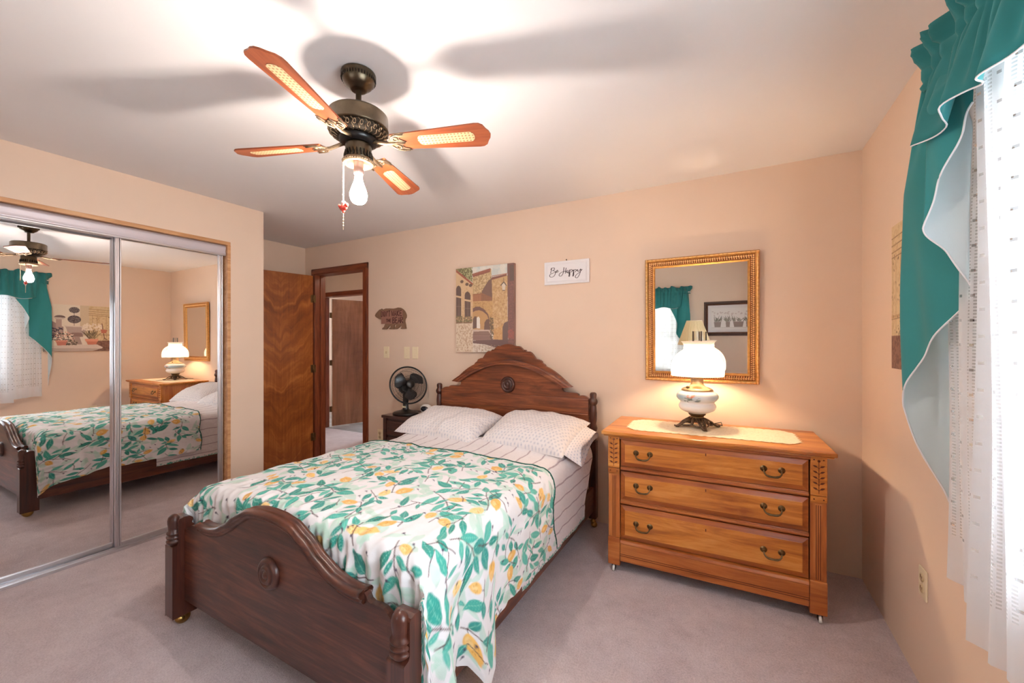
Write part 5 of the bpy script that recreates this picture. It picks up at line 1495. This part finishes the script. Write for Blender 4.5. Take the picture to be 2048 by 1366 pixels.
for k in range(12): p.leaf(gx(650 + k * 22), gy(930), PI / 2 + .05 * (k - 6), .07, .007, lin(150, 120, 112))
p.poly(gp([(690, 930), (830, 930), (880, 1100), (640, 1100)]), lin(176, 150, 138))
for sd, x0, x1, y0, y1, cols in ((8, 160, 480, 720, 1010, (lin(84, 70, 84), lin(128, 112, 122), lin(60, 50, 62))), (9, 380, 700, 840, 1020, (lin(226, 170, 150), lin(240, 220, 200), lin(96, 84, 72))), (10, 540, 760, 1000, 1230, (lin(112, 96, 80), lin(168, 148, 128), lin(72, 60, 54)))):
    g_ = random.Random(sd)
    for _ in range(150): p.leaf(gx(g_.uniform(x0, x1)), gy(g_.uniform(y0, y1)), g_.uniform(0, 6.28), g_.uniform(.015, .032), .006, g_.choice(cols))
p.poly(gp([(380, 1020), (590, 1020), (560, 1130), (410, 1130)]), lin(206, 128, 110)); p.poly(gp([(370, 1000), (600, 1000), (595, 1035), (375, 1035)]), lin(222, 150, 128))
for k in range(26): p.leaf(gx(1060 + random.Random(k).uniform(-70, 70)), gy(975), PI / 2 + (k - 13) * .055, .13 + .03 * math.sin(k * 2.1), .006, (lin(134, 116, 88), lin(106, 88, 70), lin(168, 148, 112))[k % 3])
g_ = random.Random(14)
for _ in range(80): p.ell(gx(g_.uniform(880, 1290)), gy(g_.uniform(600, 760)), .010, .007, lin(242, 226, 206), g_.uniform(0, 3), .8)
p.poly(gp([(930, 970), (1210, 970), (1195, 1030), (945, 1030)]), lin(226, 152, 126)); p.poly(gp([(960, 1030), (1185, 1030), (1150, 1130), (1000, 1130)]), lin(206, 126, 102))
p.line(gp([(1280, 600), (1330, 940)]), .004, lin(112, 64, 50)); p.poly(gp([(1250, 740), (1400, 750), (1360, 830), (1270, 830)]), lin(196, 116, 92))
for k in range(5): p.line(gp([(1330, 940), (1300 + k * 30, 1000), (1295 + k * 35, 1040)]), .002, lin(112, 74, 58))
p.poly(gp([(150, 1130), (1180, 1100), (1300, 1170), (1280, 1195), (150, 1180)]), lin(222, 204, 190)); p.poly(gp([(150, 1180), (1280, 1195), (1080, 1255), (150, 1255)]), lin(196, 176, 164))
p.speck(.03, 8, 1)
# the print hangs on the right wall; its left edge is the one nearer the room corner
canvas('canvas_picture', 'sepia canvas of potted plants and topiary on the right wall', 'picture', (XR, 2.000, 1.232), -PI / 2, W_, H_, .035,
       (setattr(p, 'a', p.a[:, ::-1].copy()) or p), plain('sepia_canvas_edge', lin(206, 178, 150), .8))
W_, H_ = .60, .36
p = Paint(W_, H_, .003, lin(226, 220, 218))
p.poly([(.02, .02), (.58, .02), (.58, .34), (.02, .34)], lin(232, 226, 222)); p.line([(.02, .04), (.58, .04)], .003, lin(196, 186, 180))
g_ = random.Random(5)
for cx, w2 in ((.09, .03), (.22, .07), (.36, .03), (.50, .05)):
    p.poly([(cx - w2, .13), (cx + w2, .13), (cx + w2 * .8, .05), (cx - w2 * .8, .05)], lin(150, 136, 130))
    for k in range(18): p.leaf(cx + g_.uniform(-w2, w2), .13, PI / 2 + g_.uniform(-.9, .9), g_.uniform(.05, .12), .006, g_.choice((lin(120, 116, 106), lin(150, 146, 134))))
    for k in range(8): p.ell(cx + g_.uniform(-w2, w2) * 1.4, .26 + g_.uniform(-.03, .03), .012, .008, lin(206, 192, 188))
t = thing('framed_picture', 'dark beaded-frame print of flower pots seen in the gold mirror', 'picture', (-.005, YR, 1.315), PI)
mb = MB(); frame(mb, .388, 0, .525, [(0, .002), (0, .022), (.006, .030), (.03, .030), (.040, .022), (.052, .020), (.056, .012), (.056, .002)]); mb.build('picture_frame', M['darkframe'], t)
mb = MB()
for x, z, c in along(.388 - .046, .046, .525 - .046, .015): mb.sphere((x, -.021, z), .006, 8, 6)
mb.build('bead_band', M['gold_d'], t)
MB().box(-.34, .34, -.010, -.004, .05, .475).build('mat_board', plain('pale_mat', lin(226, 220, 220), .9), t)
nyy, nxx = p.a.shape[:2]; U, V = np.meshgrid(np.linspace(-.30, .30, nxx), np.linspace(.0825, .4425, nyy))
grid_obj('print', np.stack([U, np.full_like(U, -.0115), V], -1), M['print'], t, p.a, smooth=False)

# floor lamp whose pleated shade shows in the gold mirror
t = thing('floor_lamp', 'lamp with pleated cream shade seen in the gold mirror', 'lamp', (-.485, -.45, 0))
MB().lathe([(0, 0), (.125, 0), (.13, .008), (.12, .02), (.05, .032), (.02, .045), (.012, .06), (.012, 1.10), (.018, 1.11), (.018, 1.17), (0, 1.18)], 36).build('brass_stand', M['brass_d'], t)
n = 160; P = np.zeros((2, n, 3))
for j, (r, z) in enumerate(((.213, 1.205), (.099, 1.545))):
    for i in range(n):
        a = 2 * PI * i / n; q = r * (1 + (.05 if i % 4 < 2 else -.01)); P[j, i] = (q * math.cos(a), q * math.sin(a), z)
o = grid_obj('pleated_shade', P, M['cream_shade'], t, wrap=True, smooth=False)
for r, z in ((.214, 1.205), (.100, 1.545)):
    MB().tube([(r * math.cos(a), r * math.sin(a), z) for a in [2 * PI * k / 60 for k in range(60)]], .005, 6, True).build('shade_trim', M['cord'], t)
mb = MB()
for a in (0, PI / 2, PI, 3 * PI / 2): mb.tube([(0, 0, 1.50), (.098 * math.cos(a), .098 * math.sin(a), 1.543)], .002, 6)
mb.tube([(0, 0, 1.17), (0, 0, 1.505)], .004, 8)
mb.build('harp', M['brass_d'], t)

# ================================================================== CEILING FAN
CFX, CFY = -1.338, 1.145
cf = thing('ceiling_fan', 'four-blade bronze ceiling fan with one bare lit bulb', 'ceiling fan', (CFX, CFY, H))
def fl(prof): return [(r, z - H) for r, z in prof]
MB().lathe(fl([(.060, 2.4395), (.067, 2.437), (.0685, 2.430), (.065, 2.424), (.066, 2.418), (.062, 2.404), (.053, 2.390), (.043, 2.381), (.036, 2.377), (.032, 2.371), (.026, 2.369), (0, 2.369)]), 48).build('canopy', M['bronze'], cf)
mb = MB()
for k in range(36):
    a = 2 * PI * k / 36; mb.sphere((.0650 * math.cos(a), .0650 * math.sin(a), 2.414 - H), (.0032, .0032, .0085), 8, 6)
mb.build('canopy_reeding', M['bronze_dk'], cf)
MB().lathe(fl([(.011, 2.374), (.011, 2.290), (.018, 2.286), (.020, 2.270), (0, 2.268)]), 24).build('downrod', M['bronze'], cf)
MB().lathe(fl([(0, 2.276), (.080, 2.276), (.108, 2.272), (.1145, 2.266), (.1155, 2.262), (.1155, 2.216), (.118, 2.213), (.118, 2.209), (.111, 2.205), (0, 2.205)]), 64).build('motor_housing', M['bronze'], cf)
MB().lathe(fl([(.111, 2.206), (.113, 2.200), (.108, 2.188), (.097, 2.179), (.084, 2.173), (.076, 2.170), (0, 2.170)]), 64).build('pierced_vent_band', M['bronze_dk'], cf)
mb = MB()
for k in range(26):
    a = 2 * PI * k / 26
    mb.tube([(r * math.cos(a + tw), r * math.sin(a + tw), z - H) for r, z, tw in ((.113, 2.204, 0), (.111, 2.194, .09), (.104, 2.184, .0), (.093, 2.177, .07), (.080, 2.172, 0))], .0026, 6)
    mb.tube([((.1095 + .006 * math.cos(q)) * math.cos(a + .12 + .05 * math.sin(q)), (.1095 + .006 * math.cos(q)) * math.sin(a + .12 + .05 * math.sin(q)), 2.190 - H + .007 * math.sin(q + 1.2)) for q in [2 * PI * i / 8 for i in range(8)]], .0018, 5, True)
mb.build('scrolled_vent_tracery', M['bronze_lt'], cf)
MB().lathe(fl([(.074, 2.171), (.074, 2.158), (.066, 2.153), (.050, 2.150), (0, 2.150)]), 48).build('flywheel', M['black'], cf)
MB().lathe(fl([(.044, 2.152), (.0495, 2.149), (.0505, 2.143), (.0505, 2.108), (.048, 2.100), (.051, 2.094), (.053, 2.086), (0, 2.086)]), 48).build('switch_housing', M['bronze'], cf)
mb = MB()
for k in range(22):
    a = 2 * PI * k / 22; mb.tube([(r * math.cos(a + tw), r * math.sin(a + tw), z - H) for r, z, tw in ((.051, 2.117, 0), (.0515, 2.103, .04), (.054, 2.090, .06))], [.002, .005, .003], 8)
mb.build('fluted_skirt', M['bronze_dk'], cf)
MB().lathe(fl([(.053, 2.088), (.058, 2.085), (.0610, 2.080), (.0610, 2.073), (.058, 2.068), (.051, 2.066), (.047, 2.069), (.044, 2.078), (.02, 2.081), (0, 2.081)]), 56).build('fitter_ring', M['bronze_lt'], cf)
mb = MB()
for k in range(40):
    a = 2 * PI * k / 40; mb.sphere((.0602 * math.cos(a), .0602 * math.sin(a), 2.0765 - H), (.0032, .0032, .0042), 8, 6)
mb.build('fitter_beading', M['bronze_lt'], cf)
MB().lathe(fl([(.0195, 2.083), (.0195, 2.056), (.0180, 2.053), (.0192, 2.050), (.0192, 2.030), (.015, 2.026), (0, 2.026)]), 28).build('socket', plain('grey_socket', lin(120, 98, 94), .5, .3), cf)
MB().lathe(fl(spline([(.0135, 2.028), (.0142, 2.018), (.0170, 2.000), (.0250, 1.978), (.0315, 1.958), (.0335, 1.943), (.0310, 1.927), (.0230, 1.914), (.0105, 1.908), (0.0, 1.907)], 3)), 28).build('light_bulb', M['bulb'], cf)
# blades
def blade_obj(k):
    ang = math.radians(20 + 90 * k)
    outl = []
    for s in np.linspace(0, 1, 9): outl.append((.150 + .345 * s, -(.040 + .022 * s)))
    outl += [(.513, -.060), (.527, -.050), (.536, -.030), (.545, -.016), (.549, 0)]
    full = outl + [(a, -b) for a, b in outl[::-1][1:]]
    b = MB().prism(full, 0, .006, lambda a, b_, c: (a, b_, c)).build('blade', M['blade'], cf, .0012)
    b.location = (0, 0, 2.148 - H)
    b.rotation_euler = (math.radians(-12), 0, ang)
    # cane insert (underside and top)
    st = []
    x0, x1, hwid = .255, .485, .026
    for q in range(25):
        a = PI / 2 + PI * q / 24; st.append((x0 + .018 + .018 * math.cos(a), hwid * math.sin(a)))
    for q in range(25):
        a = -PI / 2 + PI * q / 24; st.append((x1 - .018 + .018 * math.cos(a), hwid * math.sin(a)))
    MB().prism(st, -.0012, .0072, lambda a, b_, c: (a, b_, c)).build('cane_panel', M['cane'], b)
    # scrolled iron bracket
    mb = MB()
    pl_ = [(.135, -.012), (.150, -.034), (.168, -.046), (.190, -.050), (.214, -.047), (.205, -.036), (.188, -.030), (.182, -.020), (.192, -.010), (.206, 0)]
    pl_ = pl_ + [(a, -c) for a, c in pl_[::-1][1:]]
    mb.prism(pl_, -.0035, -.0004, lambda a, b_, c: (a, b_, c))
    for sg in (1, -1):
        mb.tube([(.140, sg * .014, -.004), (.158, sg * .036, -.005), (.180, sg * .044, -.005), (.206, sg * .044, -.0045)], .0038, 6)
        mb.tube([(.168 + .010 * math.cos(q), sg * .022 + .010 * math.sin(q), -.005) for q in [2 * PI * i / 12 for i in range(12)]], .0026, 6, True)
    mb.tube([(.062, 0, .012), (.085, 0, .006), (.125, 0, -.004), (.150, 0, -.004), (.200, 0, -.003)], [.009, .008, .008, .007, .005], 8)
    mb.build('blade_bracket', M['bronze_lt'], b)
    return b
for k in range(4): blade_obj(k)
# pull chains with painted bird beads
def chain(x, y, z1, bird):
    mb = MB().tube([(x * .9, y * .9, 2.075 - H), (x, y, 2.06 - H), (x * 1.02, y * 1.02, z1 - H)], .0017, 6)
    for k in range(int((2.06 - z1) / .012)): mb.sphere((x * 1.01, y * 1.01, 2.06 - .012 * k - H), .0026, 6, 5)
    o = mb.build('pull_cord', M['cord'], cf)
    if bird:
        zb = 1.893 - H
        mb = MB().sphere((x, y, zb), (.020, .011, .013), 16, 10)
        mb.sphere((x + .018, y, zb + .008), (.009, .007, .009), 12, 8)
        mb.tube([(x - .014, y, zb + .002), (x - .024, y, zb + .012), (x - .028, y, zb + .018)], [.008, .006, .002], 8)
        mb.tube([(x, y, zb - .010), (x + .001, y, zb - .022)], [.008, .003], 8)
        mb.build('red_bird_bead', M['red'], o)
        MB().sphere((x, y, zb + .022), (.010, .008, .006), 12, 8).sphere((x - .008, y, zb - .016), (.004, .004, .006), 10, 6).build('white_bead', M['porcelain'], o)
ux, uy = -math.cos(.5) * .0615, -math.sin(.5) * .0615
chain(ux, uy, 1.803, True)
chain(ux * .86 + .022, uy * .86 - .03, 1.915, False)
